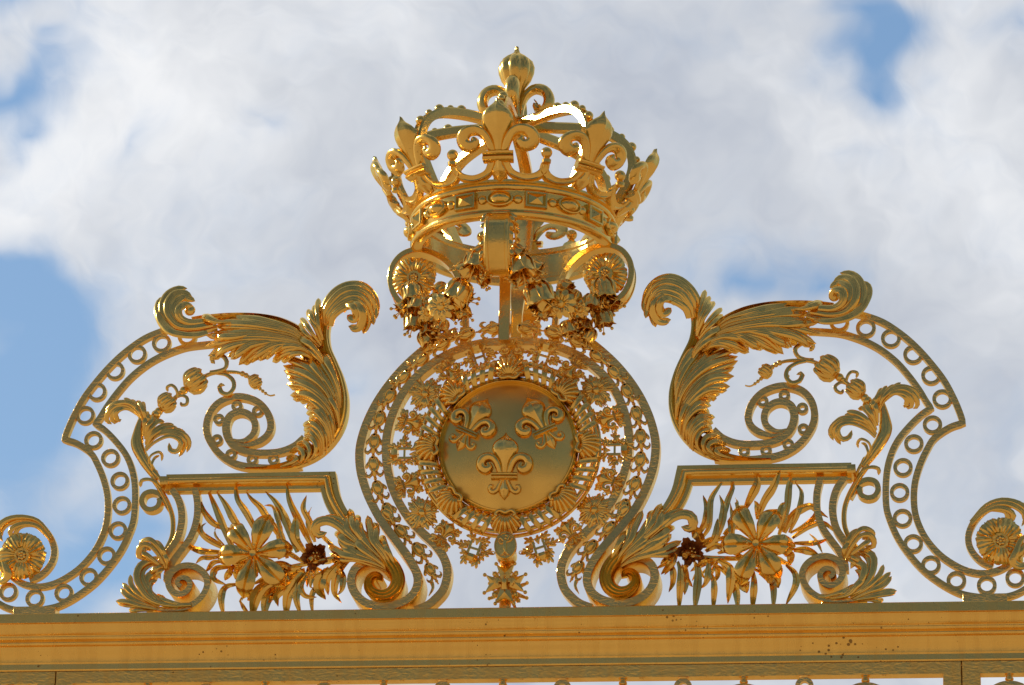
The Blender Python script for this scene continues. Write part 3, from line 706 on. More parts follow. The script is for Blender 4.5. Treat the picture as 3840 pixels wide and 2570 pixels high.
for MIR, side in ((1, 'left'), (-1, 'right')):
    fr = thing('circle_frame', '%s half of the double banded circle frame, sweeping down to a volute on the beam' % side, 'frame', U('c3', 300, 980, 0), 'halves of the circle frame')
    wv = .054
    P1 = conv('c3', outer3, 0) + conv('c4', [(335, 100), (420, 215), (505, 330), (560, 425), (577, 505), (552, 580), (490, 635), (400, 668), (320, 672), (225, 648), (155, 585), (128, 505), (150, 425), (215, 378), (300, 375), (365, 410)], 0)
    PP = smooth(P1, 130); PP[:, 2] = CAM[2] + (PP[:, 2] - CAM[2]) * (-.045 - CAM[1]) / (0 - CAM[1])
    mb = MB(); n = 130; T = tang(PP); rows = []
    for i in range(n):
        t = i / (n - 1); hd = np.interp(t, [0, .5, .62, 1], [.045, .045, VD, VD]); N_ = nrm(V(T[i][2], 0, -T[i][0])); w = wv / 2
        rows.append([V(PP[i][0], 0, PP[i][2]) + N_ * a * w + V(0, -b * hd, 0) for a, b in rectsec(.1, .04)])
    # the front face of the thick part stands proud: shift traced outline accordingly
    rows = [[p + (U('c4', 300, 500, -VD) - U('c4', 300, 500, -.045)) * np.interp(i / (n - 1), [.5, .62], [0, 1]) * V(1, 0, 1) for p in r] for i, r in enumerate(rows)]
    rings(mb, rows); build(mb, 'outer_band', GH, fr, smooth=30)
    zb = min(v[2] for v in mb.v); a = U('c4', 240, 670, -VD); b = U('c4', 440, 670, -VD); mb = MB(); box(mb, V(a[0], -.10, slab_top + .001), V(b[0], .10, zb + .012), .004); build(mb, 'foot_pad', GH, fr)
    PI_ = smooth(conv('c3', inner3, 0) + conv('c4', inner4, 0), 120)
    mb = MB(); bar(mb, PI_, .054, -.05, .05); build(mb, 'inner_band', GH, fr, smooth=30)
    ch = thing('husk_chain', 'chain of gilt husk buds between the bands of the %s circle half' % side, 'husk chain', U('c3', 202, 1000, -.03), 'husk chains in the circle frame')
    C = [U(a, x, y, -.03) for a, x, y in husk_pos]
    for i, c in enumerate(C):
        a = C[max(0, i - 1)]; b = C[min(len(C) - 1, i + 1)]; up = nrm(a - b); sd = nrm(np.cross(up, (0, 1, 0))) * 1
        s = .098 if i < 14 else .088
        if i == 0: up = nrm(V(1, 0, .15)); sd = nrm(np.cross(up, (0, 1, 0)))
        q = HU.xf(lambda p: c + sd * p[0] * s * .82 + up * (p[2] + .18) * s + V(0, p[1] * s, 0))
        build(q, 'husk', G, ch, mats=[G, HOLE])
    mb = MB(); e = C[-1]
    sweep(mb, smooth([e + V(0, 0, -.07), U('c4', 668, 520, -.03), U('c4', 672, 555, -.03), U('c4', 645, 605, -.03)], 14), [.014, .010, .008, .002], .009, ROUND); build(mb, 'tail', G, ch)
    # fluted acanthus stem inside the volute
    ac = thing('volute_acanthus', 'fluted acanthus leaf rolling into the large %s volute beside the cross' % side, 'leaf ornament', U('c4', 300, 520, -.12), 'acanthus leaves in the large volutes')
    P = spath('c4', [(200, 230), (290, 300), (365, 365), (415, 430), (435, 500), (410, 565), (350, 600), (285, 590), (243, 545), (248, 490), (285, 465), (315, 480), (312, 505)], -.14, 60)
    mb = MB(); sweep(mb, P + V(0, .0, 0), lambda t: np.interp(t, [0, .3, .55, .8, 1], [.03, .047, .046, .034, .02]), .03, [(-1, -.4), (-1, .2), (-.8, .8), (-.55, .35), (-.35, .95), (-.1, .5), (.15, 1), (.4, .5), (.65, .95), (.85, .4), (1, -.2), (.5, -.6)])
    build(mb, 'stem', G, ac, smooth=50)
    mb = MB(); bar(mb, spath('c4', [(365, 365), (415, 430), (435, 500), (410, 565), (350, 600), (285, 590), (243, 545), (248, 490), (285, 465), (315, 480)], -.1, 50), lambda t: .075 - .03 * t, -.125, .13); build(mb, 'rolled_back', G, ac)
    for grp in ([[(400, 440), (330, 330), (270, 240), (255, 160), (235, 62)], [(400, 430), (340, 310), (290, 230), (285, 160), (275, 105)], [(390, 440), (310, 340), (220, 230), (180, 150), (175, 100)], [(390, 440), (300, 340), (200, 260), (150, 190), (110, 185)], [(380, 440), (300, 360), (200, 290), (150, 240), (130, 225)]],
                [[(300, 320), (200, 230), (140, 140), (125, 80), (110, 15)], [(300, 320), (210, 230), (160, 150), (160, 90), (155, 60)], [(290, 320), (180, 240), (100, 160), (80, 90), (65, 60)], [(290, 320), (170, 250), (90, 180), (60, 140), (50, 110)], [(290, 325), (160, 270), (80, 230), (40, 190), (20, 170)]],
                [[(370, 420), (270, 360), (170, 320), (90, 280), (40, 225)], [(370, 430), (260, 380), (150, 345), (60, 320), (-30, 265)], [(370, 440), (260, 390), (150, 360), (60, 350), (-20, 320)]],
                [[(420, 420), (385, 330), (350, 270), (330, 235)], [(410, 400), (370, 300), (335, 235), (320, 195)]]):
        mb = MB(); multi(mb, 'c4', grp, 27, Y=-.12, lift=.05, back=.05, root=.26); build(mb, 'leaf', G, ac, smooth=60)
    mb = MB(); multi(mb, 'c6', [[(2343, 650), (2230, 570), (2140, 470), (2060, 425), (1995, 435), (1975, 475), (2000, 510), (2050, 500)], [(2343, 620), (2240, 540), (2160, 450), (2080, 415), (2010, 415)], [(2343, 680), (2230, 620), (2150, 550), (2120, 540)], [(2343, 700), (2250, 640), (2180, 600), (2140, 590)]], 32, Y=-.13, lift=.03, back=0, n=24); build(mb, 'curled_tip', G, ac, smooth=60)
MIR = 1

# ------------------------------------------------------------------ outer scroll frames
RING = [(764, 442), (592, 520), (437, 637), (310, 785), (228, 950)]
RS_ = [(352.6, 1650), (416, 1716.9), (451, 1802.8), (458.9, 1894), (444, 1989), (401.5, 2083.6), (334.6, 2163.7), (241.4, 2223.4), (132.7, 2243.7), (33, 2219)]
for MIR, side in ((1, 'left'), (-1, 'right')):
    fr = thing('ring_scroll', 'tall double banded scroll filled with plain rings at the outer %s of the crest' % side, 'scroll', U('c6', 230, 985, 0), 'outer ring filled scrolls')
    W = .0405
    o1 = spath('c5', [(920, 330), (860, 335), (785, 352), (650, 407), (520, 497), (415, 592), (318, 700), (222, 825), (152, 950), (107, 1050), (82, 1120)], n=60)
    o2 = smooth(conv('c5', [(82, 1120), (170, 1148), (265, 1213)], 0) + conv('c6', [(612, 60), (655, 165), (680, 280), (678, 400), (655, 500), (600, 610), (515, 710), (420, 780), (330, 822), (240, 836), (150, 817), (80, 772), (10, 700), (-40, 620), (-52, 540), (-30, 480), (15, 440), (85, 415), (170, 412), (250, 445), (310, 510), (343, 590), (338, 660), (305, 720), (250, 770), (190, 795)], 0), 130)
    mb = MB(); bar(mb, np.vstack([o1[:-1], o2]), W, -.024, .024); build(mb, 'curling_band', GH, fr, smooth=30)
    i1 = spath('c5', [(1150, 445), (1090, 450), (950, 467), (850, 497), (740, 545), (640, 607), (540, 692), (455, 790), (385, 885), (335, 965), (300, 1012)], n=60)
    i2 = smooth(conv('c5', [(300, 1012), (362, 1052), (440, 1130)], 0) + conv('c6', [(795, 10), (835, 110), (852, 230), (845, 400), (815, 500), (765, 605), (695, 705), (605, 805), (510, 880), (420, 935), (345, 965), (230, 984), (120, 984), (40, 965), (-40, 915), (-120, 840)], 0), 110)
    mb = MB(); bar(mb, np.vstack([i1[:-1], i2]), W, -.023, .023); build(mb, 'plain_band', GH, fr, smooth=30)
    for i, (x, y) in enumerate([U('c5', 945, 395), *[U('c5', *p) for p in RING], *[U('s', *p) for p in RS_]] and [(945, 395)] + RING):
        mb = MB(); annulus(mb, U('c5', x, y), .0625, .0395, -.02, .02); build(mb, 'ring', GH, fr, smooth=30)
    for x, y in RS_:
        mb = MB(); annulus(mb, U('s', x, y), .0605, .037, -.02, .02); build(mb, 'ring', GH, fr, smooth=30)
    a, b = U('c6', 98, 975), U('c6', 362, 975)
    mb = MB(); box(mb, V(min(a[0], b[0]), -.06, slab_top + .001), V(max(a[0], b[0]), .06, a[2] - .005), .003); build(mb, 'foot_plate', GH, fr)
    c = U('c6', 140, 645, -.06)
    t = thing('poppy_rosette', 'five petalled gilt flower at the %s edge of the picture above the beam' % side, 'flower ornament', c, 'flowers in the outer scroll curls')
    rosette(t, c, V(-.15 if MIR < 0 else .05, -1, -.15), .152, seed=5 if MIR > 0 else 9)
    mb = MB()
    multi(mb, 'c6', [[(325, 520), (240, 425), (150, 395), (60, 410), (0, 450), (-10, 500), (20, 555)], [(320, 530), (240, 445), (150, 415), (70, 430), (10, 480), (5, 540)], [(315, 540), (240, 465), (160, 440), (90, 460), (60, 500), (85, 535)], [(310, 540), (230, 460), (160, 450), (110, 470), (95, 520), (105, 550)]], 18, Y=-.05, lift=.02, back=0)
    multi(mb, 'c6', [[(-40, 600), (10, 640), (30, 700), (50, 770), (10, 800), (-30, 780)], [(-40, 640), (0, 690), (25, 740), (10, 770)]], 26, Y=-.05)
    build(mb, 'leaf', G, t, smooth=60)

    # ---------------------------------------------------------------- big acanthus S scroll
    sc = thing('acanthus_scroll', 'great acanthus scroll with leafy S stem and ring studded spiral on the %s ledge' % side, 'scroll', U('c5', 1500, 1335, 0), 'acanthus scrolls on the ledges')
    sp = spath('c5', [(1750, 1300), (1600, 1318), (1450, 1318), (1300, 1295), (1190, 1235), (1118, 1150), (1083, 1055), (1100, 950), (1160, 868), (1250, 825), (1340, 820), (1440, 855), (1510, 930), (1535, 1020), (1510, 1090), (1440, 1140), (1350, 1160), (1290, 1140)], n=110)
    mb = MB(); bar(mb, sp, lambda t: .045 * min(1, (1.02 - t) * 9), -.034, .034); build(mb, 'spiral_band', GH, sc, smooth=30)
    ins = spath('c5', [(1770, 1105), (1700, 1165), (1600, 1205), (1480, 1215), (1370, 1205), (1285, 1170), (1235, 1110), (1220, 1030), (1245, 960), (1300, 930), (1360, 935), (1410, 975), (1425, 1035), (1405, 1090), (1355, 1125), (1310, 1130), (1270, 1120)], n=100)
    mb = MB(); bar(mb, ins, lambda t: np.interp(t, [0, .3, .45, .6, .9, 1], [.045, .045, .05, .052, .04, .012]), -.032, .032); build(mb, 'eye_band', GH, sc, smooth=30)
    for x, y in ((1295, 885), (1440, 920), (1168, 978), (1155, 1122), (1253, 1225), (1402, 1262), (1552, 1262)):
        mb = MB(); annulus(mb, U('c5', x, y), .0365, .0145, -.024, .024, 28); build(mb, 'ring', GH, sc, smooth=30)
    # main stem: fluted, widening
    ctl = [(1350, 1327, 8), (1500, 1322, 14), (1680, 1292, 32), (1820, 1222, 48), (1920, 1120, 60), (1985, 990, 68), (2005, 850, 66), (1985, 720, 62), (1945, 600, 55), (1905, 490, 48), (1893, 390, 46), (1905, 300, 45), (1945, 205, 45), (2010, 130, 46), (2080, 95, 40)]
    S5 = SH['c5'][2] * PX
    pw = smooth([np.r_[U('c5', x, y, -.06), w * S5] for x, y, w in ctl], 90)
    sec = [(-1, -1.4), (-1, -.2), (-.92, .25), (-.8, .1), (-.66, .5), (-.52, .25), (-.36, .75), (-.2, .45), (-.02, .95), (.16, .6), (.34, 1), (.5, .6), (.66, .85), (.8, .3), (.92, .3), (1, -.2), (1, -1.4)]
    mb = MB(); sweep(mb, pw[:, :3], lambda t: np.interp(t, np.linspace(0, 1, 90), pw[:, 3]) * 1.05, lambda t: .012 + .5 * np.interp(t, np.linspace(0, 1, 90), pw[:, 3]), sec if True else 0)
    build(mb, 'stem', G, sc, smooth=50)
    # branch stem to the top curl
    mb = MB(); sweep(mb, spath('c5', [(1860, 560), (1760, 390), (1620, 305), (1450, 268), (1250, 262), (1080, 275), (980, 290)], -.03, 50), lambda t: .030 - .006 * t, .045, [(-1, -1), (-1, .3), (-.6, .9), (0, .6), (.6, .9), (1, .3), (1, -1)]); build(mb, 'branch', G, sc, smooth=40)
    G1 = [[(1800, 440), (1700, 350), (1600, 315), (1450, 285), (1330, 275), (1240, 248)], [(1800, 450), (1680, 355), (1550, 325), (1420, 305), (1340, 290), (1275, 240)], [(1800, 460), (1690, 380), (1560, 340), (1400, 315), (1270, 300), (1145, 290)],
          [(1800, 480), (1700, 400), (1560, 360), (1400, 335), (1250, 325), (1140, 330)], [(1810, 490), (1700, 420), (1560, 380), (1400, 355), (1280, 345), (1190, 358)], [(1250, 300), (1150, 290), (1080, 270), (1050, 262)], [(1180, 300), (1120, 270), (1060, 262)]]
    G2 = [[(1810, 490), (1700, 425), (1560, 392), (1400, 372), (1260, 375), (1130, 372)], [(1810, 500), (1700, 435), (1560, 405), (1400, 392), (1240, 400), (1065, 388)], [(1500, 390), (1400, 385), (1280, 400), (1180, 395), (1130, 405)],
          [(1820, 510), (1700, 450), (1560, 415), (1400, 410), (1220, 425), (1070, 470)], [(1820, 515), (1700, 460), (1560, 430), (1400, 430), (1230, 460), (1090, 540)], [(1600, 430), (1450, 430), (1320, 450), (1200, 490), (1130, 560)],
          [(1700, 460), (1550, 435), (1420, 450), (1320, 490), (1250, 560)], [(1500, 440), (1400, 460), (1300, 520), (1270, 545)]]
    G3 = [[(1760, 470), (1640, 440), (1520, 450), (1400, 490), (1310, 600)], [(1760, 470), (1640, 445), (1540, 465), (1440, 520), (1375, 580)], [(1600, 455), (1500, 475), (1430, 520), (1340, 590)], [(1780, 480), (1680, 455), (1580, 465), (1500, 500), (1445, 562)], [(1700, 455), (1600, 465), (1540, 500), (1495, 545)], [(1660, 455), (1560, 480), (1480, 530), (1465, 560)]]
    G4 = [[(1830, 540), (1760, 490), (1680, 465), (1590, 475), (1535, 500)], [(1840, 550), (1770, 500), (1690, 480), (1620, 500), (1560, 540)], [(1840, 560), (1760, 510), (1690, 500), (1620, 520), (1545, 578)], [(1830, 560), (1760, 520), (1680, 520), (1610, 575)]]
    G5 = [[(2012, 980), (2000, 830), (1960, 700), (1900, 590), (1830, 500)], [(2020, 900), (2000, 760), (1960, 640), (1915, 560), (1902, 505)], [(1930, 640), (1880, 540), (1810, 460), (1760, 425), (1700, 392)], [(1920, 640), (1860, 550), (1790, 480), (1695, 428)],
          [(2005, 990), (1985, 840), (1930, 720), (1840, 610), (1735, 512)], [(2000, 1000), (1975, 860), (1910, 740), (1790, 620), (1612, 535)], [(1960, 800), (1900, 700), (1830, 610), (1770, 530)], [(1995, 1000), (1965, 870), (1890, 750), (1770, 650), (1620, 605)], [(1985, 1010), (1955, 880), (1880, 770), (1770, 690), (1620, 640)], [(1980, 1020), (1945, 890), (1870, 790), (1760, 720), (1645, 677)]]
    G6 = [[(1985, 1060), (1950, 930), (1870, 820), (1760, 740), (1640, 738)], [(1980, 1070), (1945, 945), (1860, 835), (1770, 765), (1665, 752)], [(1975, 1080), (1940, 960), (1860, 855), (1770, 800), (1668, 815)], [(1970, 1090), (1935, 970), (1860, 870), (1780, 820), (1690, 840)], [(1965, 1100), (1930, 985), (1870, 890), (1810, 840), (1738, 862)], [(2010, 1040), (1990, 920), (1950, 830), (1900, 770)]]
    G7 = [[(1960, 1150), (1950, 1040), (1910, 950), (1860, 895), (1790, 903)], [(1950, 1160), (1935, 1050), (1890, 965), (1840, 920), (1785, 940)], [(1945, 1170), (1925, 1065), (1885, 985), (1840, 950), (1800, 988)], [(1970, 1130), (1960, 1020), (1930, 930), (1880, 875)]]
    G8 = [[(1895, 1230), (1900, 1130), (1870, 1055), (1820, 1010), (1762, 1025)], [(1885, 1240), (1885, 1140), (1850, 1070), (1810, 1040), (1768, 1060)], [(1875, 1250), (1870, 1160), (1840, 1100), (1805, 1070), (1770, 1095)], [(1920, 1200), (1915, 1110), (1880, 1030), (1830, 990)]]
    G9 = [[(1790, 1290), (1840, 1220), (1840, 1150), (1810, 1110), (1755, 1130)], [(1740, 1300), (1790, 1250), (1800, 1190), (1770, 1150), (1705, 1165)], [(1680, 1310), (1740, 1270), (1760, 1220), (1730, 1190), (1668, 1215)], [(1600, 1315), (1680, 1285), (1710, 1250), (1640, 1255)]]
    G10 = [[(1895, 420), (1870, 330), (1858, 220), (1868, 135)], [(1890, 440), (1855, 330), (1838, 240), (1833, 178)], [(1885, 450), (1840, 340), (1810, 270), (1795, 213)], [(1880, 460), (1820, 380), (1780, 320), (1745, 268)], [(1870, 470), (1800, 400), (1755, 350), (1738, 308)], [(1880, 400), (1840, 310), (1810, 240), (1820, 220)]]
    for i, g_ in enumerate((G1, G2, G3, G4, G5, G6, G7, G8, G9, G10)):
        mb = MB(); multi(mb, 'c5', g_, (32 if i < 6 else 27) if i < 9 else 22, Y=-.085 if i else -.07, lift=.05, back=.06, root=.24 if i < 9 else .5, h=.019 if i < 9 else .013)
        if i < 9:
            av = np.mean([smooth([V(x, y) for x, y in L], 6)[:6] for L in g_], 0); sp_ = np.mean([np.abs(np.array(L[-1]) - av[-1]).sum() for L in g_])
            av[-1] = av[-2] * .45 + av[-1] * .55; sfinger(mb, 'c5', [tuple(q) for q in av], 30 + sp_ * .35, Y=-.035, lift=.03, back=.0, h=.02, root=.5)
        build(mb, 'leaf', G, sc, smooth=60)
    # dark backing leaves, seen from below
    mb = MB(); multi(mb, 'c5', [[(1850, 600), (1750, 520), (1650, 500), (1560, 560)], [(1700, 490), (1560, 500), (1450, 530), (1390, 570)], [(1600, 450), (1400, 470), (1270, 520), (1230, 540)], [(1980, 900), (1860, 860), (1760, 830), (1700, 830)], [(1960, 1000), (1880, 900), (1800, 890), (1790, 910)]], 30, Y=.03, lift=-.02, back=0); build(mb, 'back_leaf', G, sc, smooth=60)
    # head curls
    mb = MB()
    H1 = [[(1905, 330), (1890, 240), (1930, 140), (2000, 70), (2085, 32), (2180, 50), (2250, 120), (2285, 230)], [(1915, 320), (1915, 230), (1960, 140), (2040, 80), (2130, 65), (2210, 110), (2260, 200), (2268, 270)],
          [(1925, 320), (1935, 240), (1990, 160), (2070, 110), (2150, 110), (2210, 170), (2240, 250), (2250, 315)], [(1935, 320), (1950, 250), (2010, 180), (2090, 140), (2150, 150), (2190, 210), (2205, 290), (2175, 378)],
          [(1945, 320), (1970, 255), (2040, 200), (2110, 180), (2150, 210), (2170, 270), (2150, 335), (2075, 325)], [(2060, 190), (2120, 170), (2165, 200), (2180, 260), (2150, 330), (2085, 350)], [(2040, 210), (2070, 180), (2110, 190), (2130, 240), (2110, 280), (2065, 250)]]
    for q, L in enumerate(H1): sfinger(mb, 'c5', L, 31, Y=-.05 - .012 * q, lift=.07, back=0, n=28, root=.8)
    build(mb, 'curled_tip', G, sc, smooth=60)
    mb = MB()
    H2 = [[(1150, 340), (1020, 372), (890, 380), (790, 335), (740, 240), (745, 160), (778, 115)], [(1150, 330), (1000, 360), (870, 355), (790, 290), (765, 190), (800, 110), (870, 65), (940, 58)], [(1120, 310), (980, 335), (870, 320), (810, 250), (805, 170), (850, 105), (920, 90), (975, 118)],
          [(1100, 300), (970, 315), (890, 290), (845, 225), (850, 165), (900, 130), (950, 130), (1000, 155)], [(1060, 290), (960, 300), (895, 265), (880, 215), (905, 180), (945, 180), (970, 220), (950, 245)], [(1080, 370), (1000, 390), (900, 385), (820, 360), (760, 290), (735, 220)]]
    for q, L in enumerate(H2): sfinger(mb, 'c5', L, 30, Y=-.05 - .012 * q, lift=.06, back=0, n=28, root=.75)
    ball(mb, U('c5', 960, 215, -.10), .036, 14, (1, .6, 1)); build(mb, 'top_curl', G, sc, smooth=60)

    # ---------------------------------------------------------------- bud tendril
    td = thing('bud_tendril', 'slender gilt tendril strung with round buds inside the %s acanthus scroll' % side, 'tendril', U('c5', 740, 935, -.03), 'bud tendrils in the acanthus scrolls')
    mb = MB(); sweep(mb, spath('c5', [(735, 940), (800, 875), (918, 778), (1000, 715), (1060, 680), (1130, 655), (1220, 648), (1310, 655), (1400, 695), (1440, 750), (1490, 797), (1525, 815), (1558, 808)], -.03, 60), lambda t: .0135 - .012 * max(0, t - .55) * 2, .014, ROUND); build(mb, 'stem', G, td)
    for x, y, r, nm in ((800, 872, 62, 'bud'), (1000, 722, 80, 'bud'), (1420, 722, 45, 'bud')):
        c = U('c5', x, y, -.03); d = nrm(U('c5', x + 60, y - 48, -.03) - c); R_ = r * S5
        mb = MB(); lathe(mb, c - d * R_, d, [(R_ * .2, 0), (R_ * .7, R_ * .2), (R_ * .98, R_ * .7), (R_, R_ * 1.1), (R_ * .85, R_ * 1.6), (R_ * .4, R_ * 1.95), (R_ * .1, R_ * 2)], 24, rib=6, amp=.1)
        e = nrm(np.cross(d, (0, 1, 0)))
        for q in range(5):
            a = -.9 + q * .45; f_ = V(0, -1, 0) * cos(a) + e * sin(a)
            finger(mb, [c - d * R_ * .9 + f_ * R_ * .4, c - d * R_ * .3 + f_ * R_ * 1.0 + e * .1 * R_, c + d * R_ * .45 + f_ * R_ * 1.0, c + d * R_ * (.9 + .2 * (q % 2)) + f_ * R_ * .75], R_ * .3, h=R_ * .16, sec=KEEL)
        build(mb, nm, G, td)
    for x, y, r in ((742, 925, 30), (722, 948, 34), (760, 908, 22), (918, 778, 30), (895, 795, 20), (1330, 660, 20), (1355, 672, 19), (1380, 688, 17), (1452, 765, 14), (1472, 782, 13), (1492, 798, 12)):
        mb = MB(); ball(mb, U('c5', x, y, -.03), r * S5, 12); build(mb, 'bead', G, td)
    for L, w in (([(1100, 650), (1160, 640), (1208, 618), (1222, 575), (1195, 538), (1150, 530), (1112, 545), (1118, 575), (1135, 590)], 17), ([(1150, 655), (1210, 668), (1258, 705), (1268, 755), (1235, 800), (1185, 795), (1165, 755), (1180, 738), (1205, 745)], 17),
                 ([(855, 850), (870, 810), (858, 765), (830, 742), (800, 752), (805, 785)], 12), ([(865, 825), (905, 812), (938, 835), (935, 870), (905, 882), (895, 862)], 13)):
        mb = MB(); sfinger(mb, 'c5', L, w, Y=-.03, lift=.02, back=0, sec=LENS, n=26, root=.8)
        for q in range(2, len(L) - 1): ball(mb, U('c5', L[q][0], L[q][1], -.04), w * .8 * S5, 8)
        build(mb, 'curl', G, td)

    # ---------------------------------------------------------------- forked leaf spray with its ring tailed stem
    ls = thing('leaf_spray', 'forked acanthus spray with two curled tips between ring scroll and %s ledge' % side, 'leaf ornament', U('c6', 1040, 600, -.04), 'forked sprays beside the ledges')
    S6 = SH['c6'][2] * PX
    mb = MB()
    P = smooth(conv('c5', [(625, 960), (600, 1060), (590, 1160), (630, 1250), (680, 1330), (730, 1400)], -.04) + conv('c6', [(960, 150), (1010, 235), (1060, 330), (1085, 420), (1080, 520), (1045, 600), (1000, 660)], -.04), 70)
    sweep(mb, P, lambda t: np.interp(t, [0, .15, .3, .45, .55, 1], [.02, .042, .035, .022, .017, .016]), lambda t: np.interp(t, [0, .3, .5, 1], [.02, .03, .02, .02]), FLUTE); build(mb, 'stem', G, ls, smooth=50)
    mb = MB(); bar(mb, spath('c6', [(1065, 340), (1020, 265), (965, 240), (915, 255), (897, 300), (915, 340), (955, 352), (995, 335), (1010, 300), (1005, 280)], -.0, 50), .034, -.04, .04); build(mb, 'ring_tail', G, ls, smooth=30)
    for g_, w in (([[(640, 1010), (590, 930), (520, 880), (440, 880), (385, 930), (375, 990), (410, 1015)], [(645, 1000), (600, 910), (520, 860), (440, 865), (390, 900), (370, 950)], [(640, 1030), (600, 950), (540, 900), (470, 900), (420, 930), (410, 970), (430, 1000), (470, 975)], [(610, 960), (530, 905), (470, 915), (440, 950), (455, 990), (475, 985)]], 19),
                  ([[(640, 1010), (600, 930), (550, 870), (500, 828)], [(650, 1010), (620, 930), (580, 880), (545, 843)], [(660, 1020), (640, 930), (610, 880), (588, 848)], [(665, 1020), (650, 950), (635, 900), (628, 858)], [(670, 1040), (668, 980), (660, 940), (652, 925)]], 17),
                  ([[(650, 1180), (690, 1110), (770, 1065), (860, 1060), (925, 1095), (955, 1150), (935, 1215)], [(650, 1190), (700, 1120), (780, 1080), (870, 1085), (920, 1130), (915, 1190), (880, 1242)], [(650, 1200), (710, 1140), (800, 1100), (870, 1110), (895, 1150), (870, 1200), (825, 1195), (812, 1145)], [(660, 1180), (700, 1100), (780, 1060), (880, 1062), (940, 1100)]], 20),
                  ([[(650, 1150), (680, 1060), (730, 1000), (780, 1000)], [(650, 1160), (690, 1080), (760, 1030), (850, 1015)], [(655, 1170), (700, 1090), (780, 1045), (868, 1035)], [(645, 1120), (660, 1030), (690, 980), (680, 945)], [(645, 1120), (670, 1040), (710, 985), (740, 958)], [(640, 1100), (640, 1010), (660, 960), (672, 940)]], 20),
                  ([[(690, 1350), (672, 1280), (690, 1230), (735, 1212), (768, 1235), (762, 1272)], [(700, 1370), (690, 1300), (710, 1250), (750, 1235)]], 11)):
        mb = MB(); multi(mb, 'c5', g_, w, Y=-.05, lift=.045, back=0, n=20, root=.5); build(mb, 'leaf', G, ls, smooth=60)
    mb = MB(); multi(mb, 'c6', [[(1020, 235), (985, 190), (935, 168), (890, 175), (885, 215)], [(1025, 230), (1000, 160), (960, 110), (940, 60)], [(1035, 250), (1010, 180), (985, 140), (975, 100)]], 13, Y=-.04, lift=.02, back=0); build(mb, 'leaf', G, ls, smooth=60)

    # ---------------------------------------------------------------- small volute with its two carrying bars
    vs = thing('small_volute', 'thick rolled volute with double carrying bars under the outer end of the %s ledge' % side, 'scroll', U('c6', 1080, 985, 0), 'small rolled volutes')
    Yv = -VD
    Lz = [(905, 965), (980, 975), (1080, 975), (1180, 960), (1260, 905), (1300, 825), (1280, 755), (1215, 710), (1140, 708), (1080, 745), (1055, 805), (1075, 860), (1125, 885), (1175, 862), (1192, 815), (1165, 782), (1125, 785), (1112, 815), (1135, 835)]
    pz = spath('c6', Lz, Yv, 110)
    mb = MB(); bar(mb, pz, lambda t: np.interp(t, [0, .15, .5, .8, 1], [.02, .04, .046, .042, .03]), -VD, VD); build(mb, 'rolled_band', GH, vs, smooth=30)
    zb = min(v[2] for v in mb.v); mb = MB(); a = U('c6', 1000, 975, Yv); b = U('c6', 1180, 975, Yv); box(mb, V(a[0], -.10, slab_top + .001), V(b[0], .10, zb + .012), .004); build(mb, 'foot_pad', GH, vs)
    for L, w in (([(1085, 225), (1125, 290), (1145, 370), (1142, 450), (1115, 540), (1060, 620), (1000, 700), (960, 760), (930, 800)], .046), ([(1230, 225), (1245, 320), (1238, 420), (1205, 520), (1150, 600), (1090, 680), (1058, 745), (1052, 800)], .044)):
        mb = MB(); bar(mb, spath('c6', L, -.08, 60), w, -.11, -.03); build(mb, 'carrying_bar', GH, vs, smooth=30)
    for g_, w in (([[(1040, 720), (1000, 650), (950, 590), (900, 575), (870, 605), (880, 650), (930, 650)], [(1040, 700), (1010, 620), (970, 565), (930, 545), (890, 560), (872, 590)], [(1045, 690), (1030, 620), (1000, 570), (960, 548)], [(1030, 730), (980, 680), (930, 640), (905, 620), (920, 595), (950, 610)], [(1045, 720), (1040, 660), (1010, 600)]], 18),
                  ([[(1000, 965), (890, 900), (830, 830), (818, 765)], [(990, 970), (870, 910), (810, 860), (768, 815)], [(980, 972), (870, 930), (800, 900), (762, 845)], [(980, 978), (880, 955), (800, 935), (728, 928)], [(980, 980), (880, 965), (800, 950), (735, 940)], [(960, 985), (880, 980), (830, 985), (812, 978)]], 17),
                  ([[(1200, 950), (1060, 955), (950, 920), (880, 850), (860, 770), (880, 710), (940, 670), (1010, 650)], [(1180, 960), (1040, 945), (950, 890), (900, 820), (890, 750), (930, 700), (990, 690)], [(1150, 960), (1020, 930), (940, 870), (915, 810), (930, 765), (985, 755), (1010, 790)], [(1120, 965), (1010, 940), (960, 900), (930, 850), (950, 810), (985, 800)]], 22),
                  ([[(1180, 960), (1080, 940), (1020, 910), (985, 880)], [(1100, 950), (1040, 930), (1000, 895)], [(1040, 690), (980, 720), (930, 760)], [(1050, 720), (1000, 740), (950, 790)]], 15)):
        mb = MB(); multi(mb, 'c6', g_, w, Y=-.12, lift=.04, back=.01, n=20, root=.6); build(mb, 'leaf', G, vs, smooth=60)

    # ---------------------------------------------------------------- ledge
    lg = thing('moulded_ledge', 'moulded gilt ledge carrying the %s acanthus scroll, bending down to the large volute' % side, 'ledge', U('c6', 1500, 250, 0), 'moulded ledges')
    k7 = SH['c7'][2] * PX; VL = .07; VF = VL + .045
    P = spath('c7', [(50, 158), (400, 152), (900, 142), (1400, 134), (1628, 130)], -VF, 30)
    Q = spath('c7', [(1628, 130), (1650, 240), (1690, 350), (1760, 470), (1850, 580), (1960, 680), (2060, 760)], -VF, 40)
    PQ = np.vstack([P[:-1], Q]); PQ[:, 1] = -.045
    Tn = tang(PQ)
